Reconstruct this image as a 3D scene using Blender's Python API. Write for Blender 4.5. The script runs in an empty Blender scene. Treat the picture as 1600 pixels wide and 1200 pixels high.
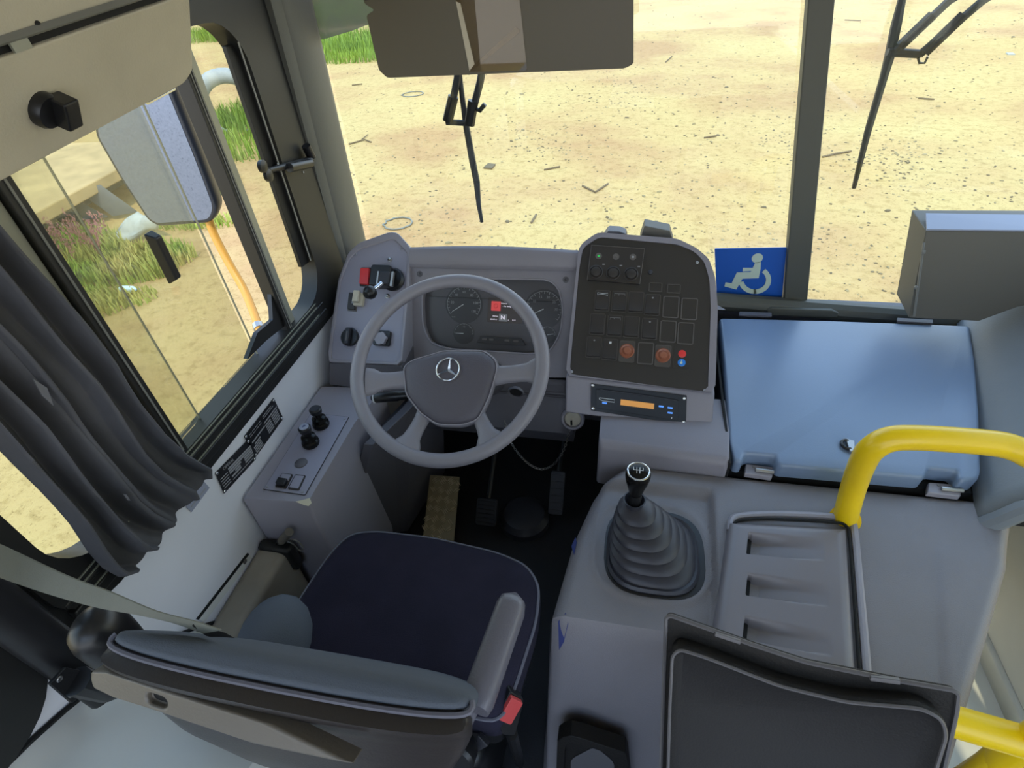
import bpy, bmesh, math, random
from mathutils import Vector, Matrix
random.seed(7)
sc = bpy.context.scene
COL = sc.collection
V = Vector
PI = math.pi
rad = math.radians

# ------------------------------------------------------------------ camera
FPX = 850.0
_psi, _th, _ro = rad(14), rad(40), rad(4.8)
CAM = V((0, 0, 1.6))
FW = V((-math.sin(_psi)*math.cos(_th), math.cos(_psi)*math.cos(_th), -math.sin(_th)))
_r0 = V((math.cos(_psi), math.sin(_psi), 0)); _u0 = _r0.cross(FW)
RT = _r0*math.cos(_ro) - _u0*math.sin(_ro)
UP = RT.cross(FW)
cd = bpy.data.cameras.new('camera'); cam = bpy.data.objects.new('camera', cd); COL.objects.link(cam)
cam.matrix_world = Matrix(((RT.x, UP.x, -FW.x, CAM.x), (RT.y, UP.y, -FW.y, CAM.y), (RT.z, UP.z, -FW.z, CAM.z), (0, 0, 0, 1)))
cd.sensor_width = 36; cd.lens = 36*FPX/1600; cd.clip_start = 0.02; cd.clip_end = 300
sc.camera = cam

# ------------------------------------------------------------------ light
SUN_STR, SKY_STR, EXPO = 2.0, 1.0, 0.62
w = bpy.data.worlds.new('world'); sc.world = w; w.use_nodes = True
nt = w.node_tree; nt.nodes.clear()
wo = nt.nodes.new('ShaderNodeOutputWorld'); bg = nt.nodes.new('ShaderNodeBackground')
tc = nt.nodes.new('ShaderNodeTexCoord'); sx = nt.nodes.new('ShaderNodeSeparateXYZ'); cr = nt.nodes.new('ShaderNodeValToRGB')
nt.links.new(tc.outputs['Generated'], sx.inputs[0]); nt.links.new(sx.outputs['Z'], cr.inputs[0])
e = cr.color_ramp.elements
e[0].position = 0.0; e[0].color = (0.97, 0.98, 1.0, 1)
e[1].position = 0.75; e[1].color = (0.40, 0.62, 1.0, 1)
nn = e.new(0.25); nn.color = (0.72, 0.85, 1.0, 1)
nt.links.new(cr.outputs[0], bg.inputs[0]); bg.inputs[1].default_value = SKY_STR*1.9
nt.links.new(bg.outputs[0], wo.inputs[0])
sd = bpy.data.lights.new('sun', 'SUN'); so = bpy.data.objects.new('sun', sd); COL.objects.link(so)
sd.energy = SUN_STR; sd.angle = rad(1.0); sd.color = (1.0, 0.93, 0.80)
_sdir = V((0.10, -0.42, 0.9)).normalized()          # towards the sun: behind the bus, high
so.rotation_euler = _sdir.to_track_quat('Z', 'Y').to_euler()
sc.view_settings.view_transform = 'Standard'; sc.view_settings.look = 'None'
sc.view_settings.exposure = EXPO; sc.view_settings.gamma = 1; sc.view_settings.use_curve_mapping = False

# ------------------------------------------------------------------ helpers
def ray(X, Y): return FW + RT*((X-800)/FPX) - UP*((Y-600)/FPX)
def atx(X, Y, v): d = ray(X, Y); return CAM + d*((v-CAM.x)/d.x)
def aty(X, Y, v): d = ray(X, Y); return CAM + d*((v-CAM.y)/d.y)
def atz(X, Y, v): d = ray(X, Y); return CAM + d*((v-CAM.z)/d.z)

class Fr:
    """local frame on a face of the cab: a along u, b along v, c out along n"""
    def __init__(s, o, u, v):
        s.o = V(o); s.u = V(u).normalized(); s.n = s.u.cross(V(v)).normalized(); s.v = s.n.cross(s.u)
    def P(s, a, b, c=0.0): return s.o + s.u*a + s.v*b + s.n*c
    def px(s, X, Y, c=0.0):
        d = ray(X, Y); o = s.o + s.n*c
        p = CAM + d*((o-CAM).dot(s.n)/d.dot(s.n)) - s.o
        return (p.dot(s.u), p.dot(s.v))
    def pts(s, L, c=0.0): return [s.px(x, y, c) for x, y in L]

def S(r, g, b, k=1.0):
    f = lambda c: (c/255/12.92 if c/255 <= .04045 else ((c/255+.055)/1.055)**2.4)*k
    return (f(r), f(g), f(b), 1)
M = {}
def mat(name, col, rough=.5, metal=0, bump=0, bscale=400, spec=.5, var=0, vscale=6, col2=None, emit=None, es=1, coat=0):
    m = bpy.data.materials.new(name); m.use_nodes = True; t = m.node_tree
    b = t.nodes['Principled BSDF']
    b.inputs['Base Color'].default_value = col; b.inputs['Roughness'].default_value = rough
    b.inputs['Metallic'].default_value = metal; b.inputs['Specular IOR Level'].default_value = spec
    b.inputs['Coat Weight'].default_value = coat
    if emit: b.inputs['Emission Color'].default_value = emit; b.inputs['Emission Strength'].default_value = es
    if bump or var or col2:
        tcn = t.nodes.new('ShaderNodeTexCoord')
    if bump:
        n = t.nodes.new('ShaderNodeTexNoise'); n.inputs['Scale'].default_value = bscale; n.inputs['Detail'].default_value = 3
        t.links.new(tcn.outputs['Object'], n.inputs['Vector'])
        bn = t.nodes.new('ShaderNodeBump'); bn.inputs['Strength'].default_value = bump; bn.inputs['Distance'].default_value = .002
        t.links.new(n.outputs[0], bn.inputs['Height']); t.links.new(bn.outputs[0], b.inputs['Normal'])
    if var or col2:
        n = t.nodes.new('ShaderNodeTexNoise'); n.inputs['Scale'].default_value = vscale; n.inputs['Detail'].default_value = 5
        t.links.new(tcn.outputs['Object'], n.inputs['Vector'])
        r = t.nodes.new('ShaderNodeValToRGB'); r.color_ramp.elements[0].position = .35; r.color_ramp.elements[1].position = .68
        c2 = col2 or tuple(min(1, c*(1-var)) for c in col[:3])+(1,)
        r.color_ramp.elements[0].color = c2; r.color_ramp.elements[1].color = col
        t.links.new(n.outputs[0], r.inputs[0]); t.links.new(r.outputs[0], b.inputs['Base Color'])
    M[name] = m; return m
def glass(name, tint, refl=.05, haze=0.0, hazecol=(1, 1, 1, 1)):
    m = bpy.data.materials.new(name); m.use_nodes = True; t = m.node_tree; t.nodes.clear()
    o = t.nodes.new('ShaderNodeOutputMaterial'); tr = t.nodes.new('ShaderNodeBsdfTransparent'); gl = t.nodes.new('ShaderNodeBsdfGlossy')
    mx = t.nodes.new('ShaderNodeMixShader'); tr.inputs[0].default_value = tint; gl.inputs['Roughness'].default_value = .02
    mx.inputs[0].default_value = refl
    t.links.new(tr.outputs[0], mx.inputs[1]); t.links.new(gl.outputs[0], mx.inputs[2]); last = mx
    if haze:
        df = t.nodes.new('ShaderNodeBsdfDiffuse'); df.inputs[0].default_value = hazecol; m2 = t.nodes.new('ShaderNodeMixShader'); m2.inputs[0].default_value = haze
        t.links.new(mx.outputs[0], m2.inputs[1]); t.links.new(df.outputs[0], m2.inputs[2]); last = m2
    t.links.new(last.outputs[0], o.inputs[0]); M[name] = m; return m

mat('dash', S(134, 130, 138), .42, bump=.25, bscale=500)
mat('dash_dark', S(88, 86, 92), .45, bump=.25, bscale=500)
mat('rim_plastic', S(150, 146, 154), .38, bump=.12, bscale=500)
mat('plate_blue', S(150, 148, 162), .4, bump=.05)
mat('wheel', S(128, 125, 132), .42, bump=.2, bscale=450)
mat('wheel_pad', S(84, 80, 88), .5, bump=.4, bscale=350)
mat('panel_black', S(52, 49, 47), .38, bump=.08)
mat('switch', S(56, 52, 50), .42, spec=.35)
mat('switch_frame', S(84, 80, 77), .4)  # lighter tone paints the highlight along the switch edges
mat('switch_edge', S(98, 94, 92), .4)
mat('black', S(26, 26, 28), .35)
mat('black_gloss', S(20, 19, 18), .25, spec=.22)
mat('rubber', S(44, 44, 50), .5, bump=.1)
mat('boot_rubber', S(50, 50, 58), .42, bump=.06)
mat('dark_void', S(14, 13, 14), .8)
mat('chrome', (.75, .77, .8, 1), .18, 1)
mat('steel', (.45, .44, .42, 1), .4, 1)
mat('screw', (.35, .35, .36, 1), .35, 1)
mat('cover', S(126, 122, 126), .40, bump=.35, bscale=420, var=.10, vscale=5)
mat('cover_low', S(108, 108, 116), .5, bump=.4, bscale=420, var=.12, vscale=7)
mat('vent', S(122, 118, 124), .36, bump=.05)
mat('hatch', S(118, 136, 162), .33, bump=.10, bscale=350, spec=.7)  # grey plastic; the blue is the sky's reflection put into its colour
mat('cowl', S(120, 126, 132), .5, bump=.2, bscale=200, var=.08)
mat('wall_white', S(222, 222, 226), .45, var=.05, vscale=3)
mat('wall_dirty', S(150, 142, 128), .6, var=.25, vscale=9)
mat('arch_white', S(214, 214, 208), .5, var=.06, vscale=3)
mat('frame_black', S(28, 28, 27), .45, bump=.05)
mat('frame_line', S(120, 120, 116), .35)
mat('alu', S(150, 150, 136), .4, .3)
mat('pillar', S(84, 84, 78), .5, bump=.15, bscale=300)
mat('divider', S(84, 84, 76), .5)
mat('cover_panel', S(196, 188, 168), .6, bump=.4, bscale=260, var=.1, vscale=8)
mat('floor', S(26, 26, 30), .7, bump=.3, bscale=200)
mat('fabric', S(44, 42, 58), .95, bump=.5, bscale=700, var=.25, vscale=9, spec=.2)
mat('fabric_side', S(84, 90, 100), .95, bump=.4, bscale=700, spec=.2)
mat('piping', S(96, 96, 108), .6)
mat('shell', S(44, 40, 40), .4, bump=.15, bscale=300)
mat('bar', S(100, 94, 86), .4, bump=.2, bscale=300)
mat('arm', S(104, 102, 110), .33, bump=.3, bscale=250)
mat('belt', S(104, 106, 98), .8, bump=.3, bscale=900)
mat('curtain', S(88, 88, 92), .9, bump=.2, bscale=300, var=.12, vscale=12, spec=.2)
mat('curtain_torn', S(128, 128, 132), .9)
mat('yellow', S(244, 204, 14), .32, coat=.1)
mat('red', S(226, 58, 58), .35)
mat('buckle_red', S(196, 70, 70), .4)
mat('amber', S(150, 92, 70), .25)
mat('blue_dot', S(40, 130, 220), .35)
mat('sign_blue', S(28, 92, 190), .4)
mat('sign_white', S(205, 220, 205), .5)
mat('white_print', S(210, 212, 214), .5)
mat('grey_print', S(150, 150, 152), .5)
mat('cream', S(236, 234, 220), .55, var=.1, vscale=3)
mat('box_dark', S(96, 92, 84), .55, bump=.1)
mat('box_light', S(150, 154, 170), .4)
mat('visor', S(90, 84, 70), .45)
mat('tray', S(30, 28, 26), .6, spec=.25, bump=.4, bscale=300)
mat('tray_edge', S(92, 90, 92), .4)
mat('tray_in', S(32, 31, 32), .6, spec=.3, bump=.3, bscale=350)
mat('plate_metal', S(150, 138, 110), .5, .2)
mat('plate_ridge', S(196, 182, 150), .4, .2)
mat('lcd', S(40, 38, 38), .3, emit=S(52, 48, 48), es=.35)
mat('lcd_red', S(130, 44, 44), .4, emit=S(215, 75, 75), es=.40)
mat('lcd_white', S(200, 200, 200), .4, emit=S(225, 215, 235), es=.6)
mat('lcd_amber', S(190, 130, 60), .4, emit=S(200, 140, 60), es=.35)
mat('led_blue', S(50, 110, 200), .4, emit=S(90, 150, 235), es=.5)
mat('led_green', S(30, 140, 60), .4, emit=S(60, 190, 90), es=.4)
mat('gauge', S(60, 59, 62), .35)
mat('gauge_face', S(82, 80, 84), .3)  # gauge and face tones lifted to carry the lens haze
mat('paint_chip', S(206, 196, 168), .7)
mat('ink', S(40, 52, 110), .6)
mat('patch', S(100, 100, 104), .9)
mat('mirror_black', S(36, 42, 54), .35)
mat('orange', S(206, 150, 60), .45)
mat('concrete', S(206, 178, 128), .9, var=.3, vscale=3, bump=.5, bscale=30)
mat('concrete_shaded', S(110, 102, 88), .95, var=.3, vscale=4)  # darker copy of the concrete, paints in the shade under the slab
mat('sheet', S(120, 124, 130), .6, var=.2, vscale=3)
mat('cloth_white', S(190, 194, 186), .8, var=.3, vscale=6)
mat('tyre_paint', S(168, 174, 172), .7, var=.2, vscale=5)
mat('twig', S(110, 95, 70), .9)
mat('wire', S(120, 122, 110), .6)
mat('stone', S(160, 145, 104), .9, var=.4, vscale=2)
mat('stone_dark', S(104, 92, 66), .9)
mat('flower', S(176, 120, 118), .9)
mat('plastic_bottle', S(200, 220, 225), .2)
glass('glass', (.96, .98, .96, 1), .04)
glass('glass_side', (.93, .93, .88, 1), .06, .03, S(230, 225, 200))
glass('glass_side2', (.86, .86, .78, 1), .06, .07, S(230, 225, 190))
glass('tint', (.60, .60, .62, 1), .05, .30, S(205, 200, 205))
glass('visor_film', (.20, .18, .14, 1), .05, .45, S(110, 98, 72))
glass('film', (.9, .85, .75, 1), .04, .12, S(150, 134, 104))
glass('lens', (.9, .9, .92, 1), .06)
# grass with colour variation
m = mat('grass', S(142, 170, 62), .8, col2=S(196, 180, 108), vscale=2.2)
mat('grass_far', S(140, 166, 50), .8, col2=S(112, 140, 56), vscale=2)
# ground
m = bpy.data.materials.new('ground_sand'); m.use_nodes = True; t = m.node_tree; b = t.nodes['Principled BSDF']; M['ground'] = m
b.inputs['Roughness'].default_value = .95; b.inputs['Specular IOR Level'].default_value = .1
tcn = t.nodes.new('ShaderNodeTexCoord')
def noise(scale, det=6, rough=.6):
    n = t.nodes.new('ShaderNodeTexNoise'); n.inputs['Scale'].default_value = scale; n.inputs['Detail'].default_value = det; n.inputs['Roughness'].default_value = rough
    t.links.new(tcn.outputs['Object'], n.inputs['Vector']); return n
def ramp(src, stops):
    r = t.nodes.new('ShaderNodeValToRGB'); el = r.color_ramp.elements
    el[0].position, el[0].color = stops[0]; el[1].position, el[1].color = stops[-1]
    for p, c in stops[1:-1]: q = el.new(p); q.color = c
    t.links.new(src, r.inputs[0]); return r
big = ramp(noise(.35, 4).outputs[0], [(.36, S(176, 142, 98)), (.5, S(190, 163, 110)), (.66, S(194, 172, 116))])
fine = ramp(noise(9, 8, .75).outputs[0], [(.38, (.62, .58, .50, 1)), (.50, (1, 1, 1, 1)), (.7, (1, 1, 1, 1))])
spk = ramp(noise(42, 4, .7).outputs[0], [(.34, (.42, .36, .30, 1)), (.42, (1, 1, 1, 1)), (.7, (1, 1, 1, 1))])
m1 = t.nodes.new('ShaderNodeMix'); m1.data_type = 'RGBA'; m1.blend_type = 'MULTIPLY'; m1.inputs['Factor'].default_value = .55
t.links.new(big.outputs[0], m1.inputs['A']); t.links.new(fine.outputs[0], m1.inputs['B'])
m2 = t.nodes.new('ShaderNodeMix'); m2.data_type = 'RGBA'; m2.blend_type = 'MULTIPLY'; m2.inputs['Factor'].default_value = .6
t.links.new(m1.outputs['Result'], m2.inputs['A']); t.links.new(spk.outputs[0], m2.inputs['B'])
t.links.new(m2.outputs['Result'], b.inputs['Base Color'])
bn = t.nodes.new('ShaderNodeBump'); bn.inputs['Strength'].default_value = .6; bn.inputs['Distance'].default_value = .03
t.links.new(noise(14, 8, .7).outputs[0], bn.inputs['Height']); t.links.new(bn.outputs[0], b.inputs['Normal'])

def thing(name, label, cat, loc=(0, 0, 0), group=None):
    o = bpy.data.objects.new(name, None); COL.objects.link(o); o.location = loc; o.empty_display_size = .05
    o['label'] = label; o['category'] = cat
    if group: o['group'] = group
    return o
def tag(o, label, cat, group=None, kind=None):
    if label: o['label'] = label
    if cat: o['category'] = cat
    if group: o['group'] = group
    if kind: o['kind'] = kind
    return o
def root_loc(p):
    while p.parent: p = p.parent
    return V(p.location)
def obj(name, bm, m, parent=None, bevel=0, angle=35, label=None, segs=2, sub=0, loc=None):
    me = bpy.data.meshes.new(name)
    bmesh.ops.remove_doubles(bm, verts=bm.verts, dist=1e-6)
    bmesh.ops.recalc_face_normals(bm, faces=bm.faces)
    sh = root_loc(parent) if parent else (V(loc) if loc is not None else V((0, 0, 0)))
    bmesh.ops.translate(bm, verts=bm.verts, vec=-sh)
    bm.to_mesh(me); bm.free()
    o = bpy.data.objects.new(name, me); COL.objects.link(o)
    if parent: o.parent = parent
    elif loc is not None: o.location = loc
    for p in me.polygons: p.use_smooth = True
    me.materials.append(M[m] if isinstance(m, str) else m)
    if bevel:
        md = o.modifiers.new('bevel', 'BEVEL'); md.width = bevel; md.segments = segs; md.limit_method = 'ANGLE'; md.angle_limit = rad(30); md.harden_normals = True
    else: me.set_sharp_from_angle(angle=rad(angle))
    if sub:
        md = o.modifiers.new('sub', 'SUBSURF'); md.levels = sub; md.render_levels = sub
    if label: o['label'] = label
    return o
def struct(name, bm, m, **k):
    o = obj(name, bm, m, **k); o['kind'] = 'structure'; return o
def B(): return bmesh.new()

def box8(bm, p):
    v = [bm.verts.new(q) for q in p]
    for f in ((0, 1, 2, 3), (4, 5, 6, 7), (0, 1, 5, 4), (1, 2, 6, 5), (2, 3, 7, 6), (3, 0, 4, 7)): bm.faces.new([v[i] for i in f])
    return bm
def box(bm, a, b):
    x0, y0, z0 = a; x1, y1, z1 = b
    return box8(bm, [(x0, y0, z0), (x1, y0, z0), (x1, y1, z0), (x0, y1, z0), (x0, y0, z1), (x1, y0, z1), (x1, y1, z1), (x0, y1, z1)])
def fbox(bm, f, a0, a1, b0, b1, c0, c1):
    return box8(bm, [f.P(a0, b0, c0), f.P(a1, b0, c0), f.P(a1, b1, c0), f.P(a0, b1, c0), f.P(a0, b0, c1), f.P(a1, b0, c1), f.P(a1, b1, c1), f.P(a0, b1, c1)])
def prism3(bm, pts, vec):
    vec = V(vec); a = [bm.verts.new(V(p)) for p in pts]; c = [bm.verts.new(V(p)+vec) for p in pts]; n = len(pts)
    bm.faces.new(a); bm.faces.new(c[::-1])
    for i in range(n): bm.faces.new((a[i], a[(i+1) % n], c[(i+1) % n], c[i]))
    return bm
def fprism(bm, f, p2, c0, c1): return prism3(bm, [f.P(a, b, c0) for a, b in p2], f.n*(c1-c0))
def rrect(a0, a1, b0, b1, r, n=5):
    out = []
    for cx, cy, s in ((a1-r, b1-r, 0), (a0+r, b1-r, 90), (a0+r, b0+r, 180), (a1-r, b0+r, 270)):
        for i in range(n+1):
            t_ = rad(s+90*i/n); out.append((cx+r*math.cos(t_), cy+r*math.sin(t_)))
    return out
def rpoly(P2, r, n=4):
    """round the corners of a 2d polygon"""
    out = []; N = len(P2); P2 = [V((p[0], p[1])) for p in P2]
    for i in range(N):
        p, a, b = P2[i], P2[i-1], P2[(i+1) % N]
        d1, d2 = (a-p), (b-p); rr = min(r, d1.length*.45, d2.length*.45)
        s, e_ = p+d1.normalized()*rr, p+d2.normalized()*rr
        for k in range(n+1):
            t_ = k/n; out.append(tuple(s*(1-t_)**2+p*2*t_*(1-t_)+e_*t_*t_))
    return out
def resample(P2, n, c=None):
    """points of a closed polygon at even angles about c"""
    if c is None: c = (sum(p[0] for p in P2)/len(P2), sum(p[1] for p in P2)/len(P2))
    out = []
    for k in range(n):
        a = 2*PI*k/n; dx, dy = math.cos(a), math.sin(a); best = 0
        for i in range(len(P2)):
            x1, y1 = P2[i][0]-c[0], P2[i][1]-c[1]; x2, y2 = P2[(i+1) % len(P2)][0]-c[0], P2[(i+1) % len(P2)][1]-c[1]
            ex, ey = x2-x1, y2-y1; den = dx*ey-dy*ex
            if abs(den) < 1e-12: continue
            tt = (x1*ey-y1*ex)/den; ss = (x1*dy-y1*dx)/den
            if tt > 0 and -1e-6 <= ss <= 1+1e-6: best = max(best, tt)
        out.append((c[0]+dx*best, c[1]+dy*best))
    return out
def loft(bm, rings, cap0=True, cap1=True, closed=True):
    R_ = [[bm.verts.new(V(p)) for p in r] for r in rings]
    for a, b_ in zip(R_, R_[1:]):
        n = len(a)
        for i in range(n if closed else n-1): bm.faces.new((a[i], a[(i+1) % n], b_[(i+1) % n], b_[i]))
    if cap0: bm.faces.new(R_[0][::-1])
    if cap1: bm.faces.new(R_[-1])
    return bm
def tube(bm, pts, r, seg=10, closed=False, cap=True, up=None):
    pts = [V(p) for p in pts]; n = len(pts); rr = r if isinstance(r, (list, tuple)) else [r]*n
    rings = []; prev = None
    for i, p in enumerate(pts):
        if closed: d = (pts[(i+1) % n]-pts[i-1]).normalized()
        else: d = (pts[min(i+1, n-1)]-pts[max(i-1, 0)]).normalized()
        if prev is None:
            a = V((0, 0, 1)) if abs(d.z) < .9 else V((1, 0, 0)); s = d.cross(a).normalized()
        else:
            s = (prev-d*prev.dot(d)).normalized()
        prev = s; q = d.cross(s)
        rings.append([p+(s*math.cos(2*PI*k/seg)+q*math.sin(2*PI*k/seg))*rr[i] for k in range(seg)])
    if closed: rings.append(rings[0]); return loft(bm, rings, False, False)
    return loft(bm, rings, cap, cap)
def smooth(pts, n=6):
    """catmull-rom through points"""
    P = [V(p) for p in pts]; P = [P[0]*2-P[1]]+P+[P[-1]*2-P[-2]]; out = []
    for i in range(1, len(P)-2):
        for k in range(n):
            u = k/n; a, b_, c, d = P[i-1], P[i], P[i+1], P[i+2]
            out.append(.5*((2*b_)+(c-a)*u+(2*a-5*b_+4*c-d)*u*u+(3*b_-a-3*c+d)*u**3))
    out.append(P[-2]); return out
def lathe(bm, f, ctr, prof, seg=24):
    rings = [[f.P(ctr[0]+r*math.cos(2*PI*k/seg), ctr[1]+r*math.sin(2*PI*k/seg), c) for k in range(seg)] for r, c in prof]
    return loft(bm, rings)
def grid(bm, nu, nv, fn):
    vs = [[bm.verts.new(fn(i/nu, j/nv)) for j in range(nv+1)] for i in range(nu+1)]
    for i in range(nu):
        for j in range(nv): bm.faces.new((vs[i][j], vs[i+1][j], vs[i+1][j+1], vs[i][j+1]))
    return bm
def ring_panel(bm, f, outer, inner, c, cin, back=True, n=72, ctr=None, cedge=None):
    """flat face with a hole, walls down to cin"""
    if ctr is None: ctr = (sum(p[0] for p in inner)/len(inner), sum(p[1] for p in inner)/len(inner))
    O = resample(outer, n, ctr); I = resample(inner, n, ctr)
    rings = []
    if cedge is not None: rings.append([f.P(a, b_, cedge) for a, b_ in O])
    rings += [[f.P(a, b_, c) for a, b_ in O], [f.P(a, b_, c) for a, b_ in I], [f.P(a, b_, cin) for a, b_ in I]]
    return loft(bm, rings, False, back)
def text(bm, f, s, size, a, b_, c=.0004, rot=0, mirror=False, align='CENTER'):
    cu = bpy.data.curves.new('t', 'FONT'); cu.body = s; cu.size = size; cu.align_x = align; cu.align_y = 'CENTER'; cu.extrude = .0002/1
    o = bpy.data.objects.new('t', cu); COL.objects.link(o); bpy.context.view_layer.update()
    me = bpy.data.meshes.new_from_object(o.evaluated_get(bpy.context.evaluated_depsgraph_get()))
    ca, sa = math.cos(rot), math.sin(rot); base = len(bm.verts); vs = []
    for v in me.vertices:
        x, y = v.co.x, v.co.y
        vs.append(bm.verts.new(f.P(a+x*ca-y*sa, b_+x*sa+y*ca, c+v.co.z)))
    for p in me.polygons:
        try: bm.faces.new([vs[i] for i in p.vertices])
        except ValueError: pass
    bpy.data.objects.remove(o); bpy.data.curves.remove(cu); bpy.data.meshes.remove(me)
    return bm
def screw(f, a, b_, c, parent, r=.0035, m='screw', name='screw'):
    bm = B(); lathe(bm, f, (a, b_), [(r, c), (r, c+.001), (r*.7, c+.0018), (r*.3, c+.0012)], 12); return obj(name, bm, m, parent)
def frame2(y0, z0, y1, z1, x0=0, yaw=0):
    u = V((math.cos(rad(yaw)), math.sin(rad(yaw)), 0)); return Fr((x0, y0, z0), u, (0, y1-y0, z1-z0))
def blob(bm, c, s, n=10, m_=8):
    for_r = []
    for j in range(1, m_):
        t_ = PI*j/m_
        for_r.append([V((c[0]+s[0]*math.sin(t_)*math.cos(2*PI*k/n), c[1]+s[1]*math.sin(t_)*math.sin(2*PI*k/n), c[2]+s[2]*math.cos(t_))) for k in range(n)])
    return loft(bm, for_r)

XW = -.90   # inner face of the left wall

# ================================================================== CAB SHELL
WL = Fr((XW, 0, 0), (0, 1, 0), (0, 0, 1))     # a = y, b = z, out = +x
bm = B(); box(bm, (-.96, -3.2, -.05), (.74, 1.72, 0)); box(bm, (.70, -3.2, -.40), (1.3, 1.72, -.35)); struct('floor', bm, 'floor')
bm = B(); box(bm, (.74, .0, -.349), (1.25, 1.3, -.34)); struct('floor', bm, 'cream')
bm = B(); box(bm, (XW-.05, -3.2, -.05), (XW, 1.66, .70)); box(bm, (XW-.05, -3.2, 1.56), (XW, 1.66, 2.05))
struct('wall_left', bm, 'wall_white')
bm = B(); box(bm, (XW-.05, .20, .70), (XW, .31, 1.56)); box(bm, (XW-.05, -.9, .70), (XW, -.62, 1.56)); box(bm, (XW-.05, -3.2, .70), (XW, -2.9, 1.56)); struct('wall_left', bm, 'frame_black')
bm = B(); box(bm, (-.95, -3.2, 2.05), (1.3, -2.95, 2.1)); box(bm, (-.95, -1.0, 2.05), (1.3, 1.75, 2.1)); box(bm, (-.95, -2.95, 2.05), (-.85, -1.0, 2.1)); box(bm, (1.2, -2.95, 2.05), (1.3, -1.0, 2.1)); struct('ceiling', bm, 'wall_white')  # rear roof left open out of view, added to let more light in
bm = B(); box(bm, (-.95, -3.25, -.4), (1.3, -3.2, .7)); box(bm, (-.95, -3.25, 1.6), (1.3, -3.2, 2.1)); struct('wall_back', bm, 'wall_white')
bm = B(); box(bm, (-.95, 1.66, -.3), (1.3, 1.72, .585)); box(bm, (-.95, 1.66, 1.85), (1.3, 1.72, 2.1)); struct('wall_front', bm, 'dash_dark')
bm = B(); box(bm, (1.25, -3.2, -.4), (1.3, -.2, .65)); box(bm, (1.25, -3.2, 1.75), (1.3, 1.72, 2.1)); box(bm, (1.25, 1.42, -.4), (1.3, 1.72, .9)); box(bm, (1.25, 1.12, .62), (1.3, 1.72, .9)); box(bm, (1.25, -.3, -.4), (1.3, -.2, 2)); struct('wall_right', bm, 'cream')
bm = B(); box(bm, (1.24, 1.36, -.35), (1.29, 1.42, 1.8)); box(bm, (1.24, .46, -.35), (1.29, .52, 1.8)); box(bm, (1.24, -.2, -.35), (1.29, -.13, 1.8)); box(bm, (1.24, -.13, -.35), (1.29, 1.42, -.27)); dr_ = struct('door_1', bm, 'cream', bevel=.008)
obj('door_panel', box(B(), (1.255, -.13, -.27), (1.28, 1.36, .16)), 'cream', dr_, bevel=.006)
obj('door_glass', box(B(), (1.262, -.13, -.27), (1.266, 1.36, 1.8)), 'glass_side2', dr_)
# A pillar beside the windscreen
bm = B()
P2 = [(-.96, 1.44), (-.893, 1.442), (-.886, 1.455), (-.884, 1.475), (-.878, 1.485), (-.872, 1.53), (-.880, 1.61), (-.898, 1.655), (-.93, 1.69), (-.98, 1.70), (-.98, 1.44)]
rings = []
for z in (.35, .6, .9, 1.2, 1.5, 2.0):
    k = (z-.8)*.03
    rings.append([V((x+(k if x > -.95 else 0), y, z)) for x, y in P2])
loft(bm, rings); struct('trim_1', bm, 'pillar', angle=25)
# windscreen divider and lower frame
bm = B()
p = [aty(X, Y, 1.66) for X, Y in ((1305, 0), (1262, 466), (1225, 468), (1266, 0))]
up_ = (p[0]-p[1])*.35; p2 = [p[0]+up_, p[1]-up_*.1, p[2]-up_*.1, p[3]+up_]
prism3(bm, p2, (0, .04, 0)); struct('trim_2', bm, 'divider', bevel=.004)
bm = B(); tube(bm, [(-.9, 1.655, .60), (.3, 1.655, .60), (.92, 1.655, .575), (1.25, 1.655, .56)], .03, 10); struct('trim_3', bm, 'divider')
bm = B(); fr = Fr((0, 1.64, 0), (1, 0, 0), (0, 0, 1))
P_ = fr.pts([(1196, 480), (1204, 476), (1298, 480), (1308, 484), (1306, 491), (1200, 488)]); fprism(bm, fr, P_, 0, .02); struct('trim_4', bm, 'divider', bevel=.003)
# windscreen glass
w2 = struct('window_2', box(B(), (-.9, 1.70, .56), (1.28, 1.704, 1.9)), 'glass')
fr = Fr((0, 1.692, 0), (1, 0, 0), (0, 0, 1))
bm = B(); fprism(bm, fr, fr.pts([(455, 72), (475, 67), (510, 60), (550, 48), (590, 33), (700, -30), (700, -120), (440, -120)]), 0, .002)
o = struct('window_3', bm, 'tint'); tag(o, 'grey tinted band at the top of the windscreen', None)
# side window (front) with frame, posts, panes
t_ = bpy.data.objects.new('window_1', None); COL.objects.link(t_); t_['kind'] = 'structure'; t_.location = (XW, .8, .7)
bm = B()
ring_panel(bm, WL, rrect(.29, 1.455, .70, 1.60, .10, 8), rrect(.335, 1.305, .787, 1.487, .10, 8), .012, -.038, back=False, n=160, cedge=-.04)
obj('window_frame', bm, 'frame_black', t_)
bm = B()
for zz, c, w_ in ((.733, .018, .011), (.762, .014, .005)):
    fbox(bm, WL, .30, 1.28, zz-w_, zz+w_, 0, c)
obj('window_sill', bm, 'frame_black', t_, bevel=.003)
bm = B()
for zz in (.745, .770, .783): fbox(bm, WL, .33, 1.24, zz-.0012, zz+.0012, .012, .0145)
obj('sill_track', bm, 'alu', t_)
def post(a0, a1, c0, c1, m_, nm, b0=.785, b1=1.49): o = obj(nm, fbox(B(), WL, a0, a1, b0, b1, c0, c1), m_, t_, bevel=.002); return o
post(1.095, 1.118, -.03, .006, 'frame_black', 'window_post'); post(1.121, 1.150, -.045, -.004, 'alu', 'window_post')
bm = B(); fbox(bm, WL, 1.104, 1.106, .785, 1.49, .006, .008); fbox(bm, WL, 1.111, 1.113, .785, 1.49, .006, .008); obj('post_seam', bm, 'frame_line', t_)
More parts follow.
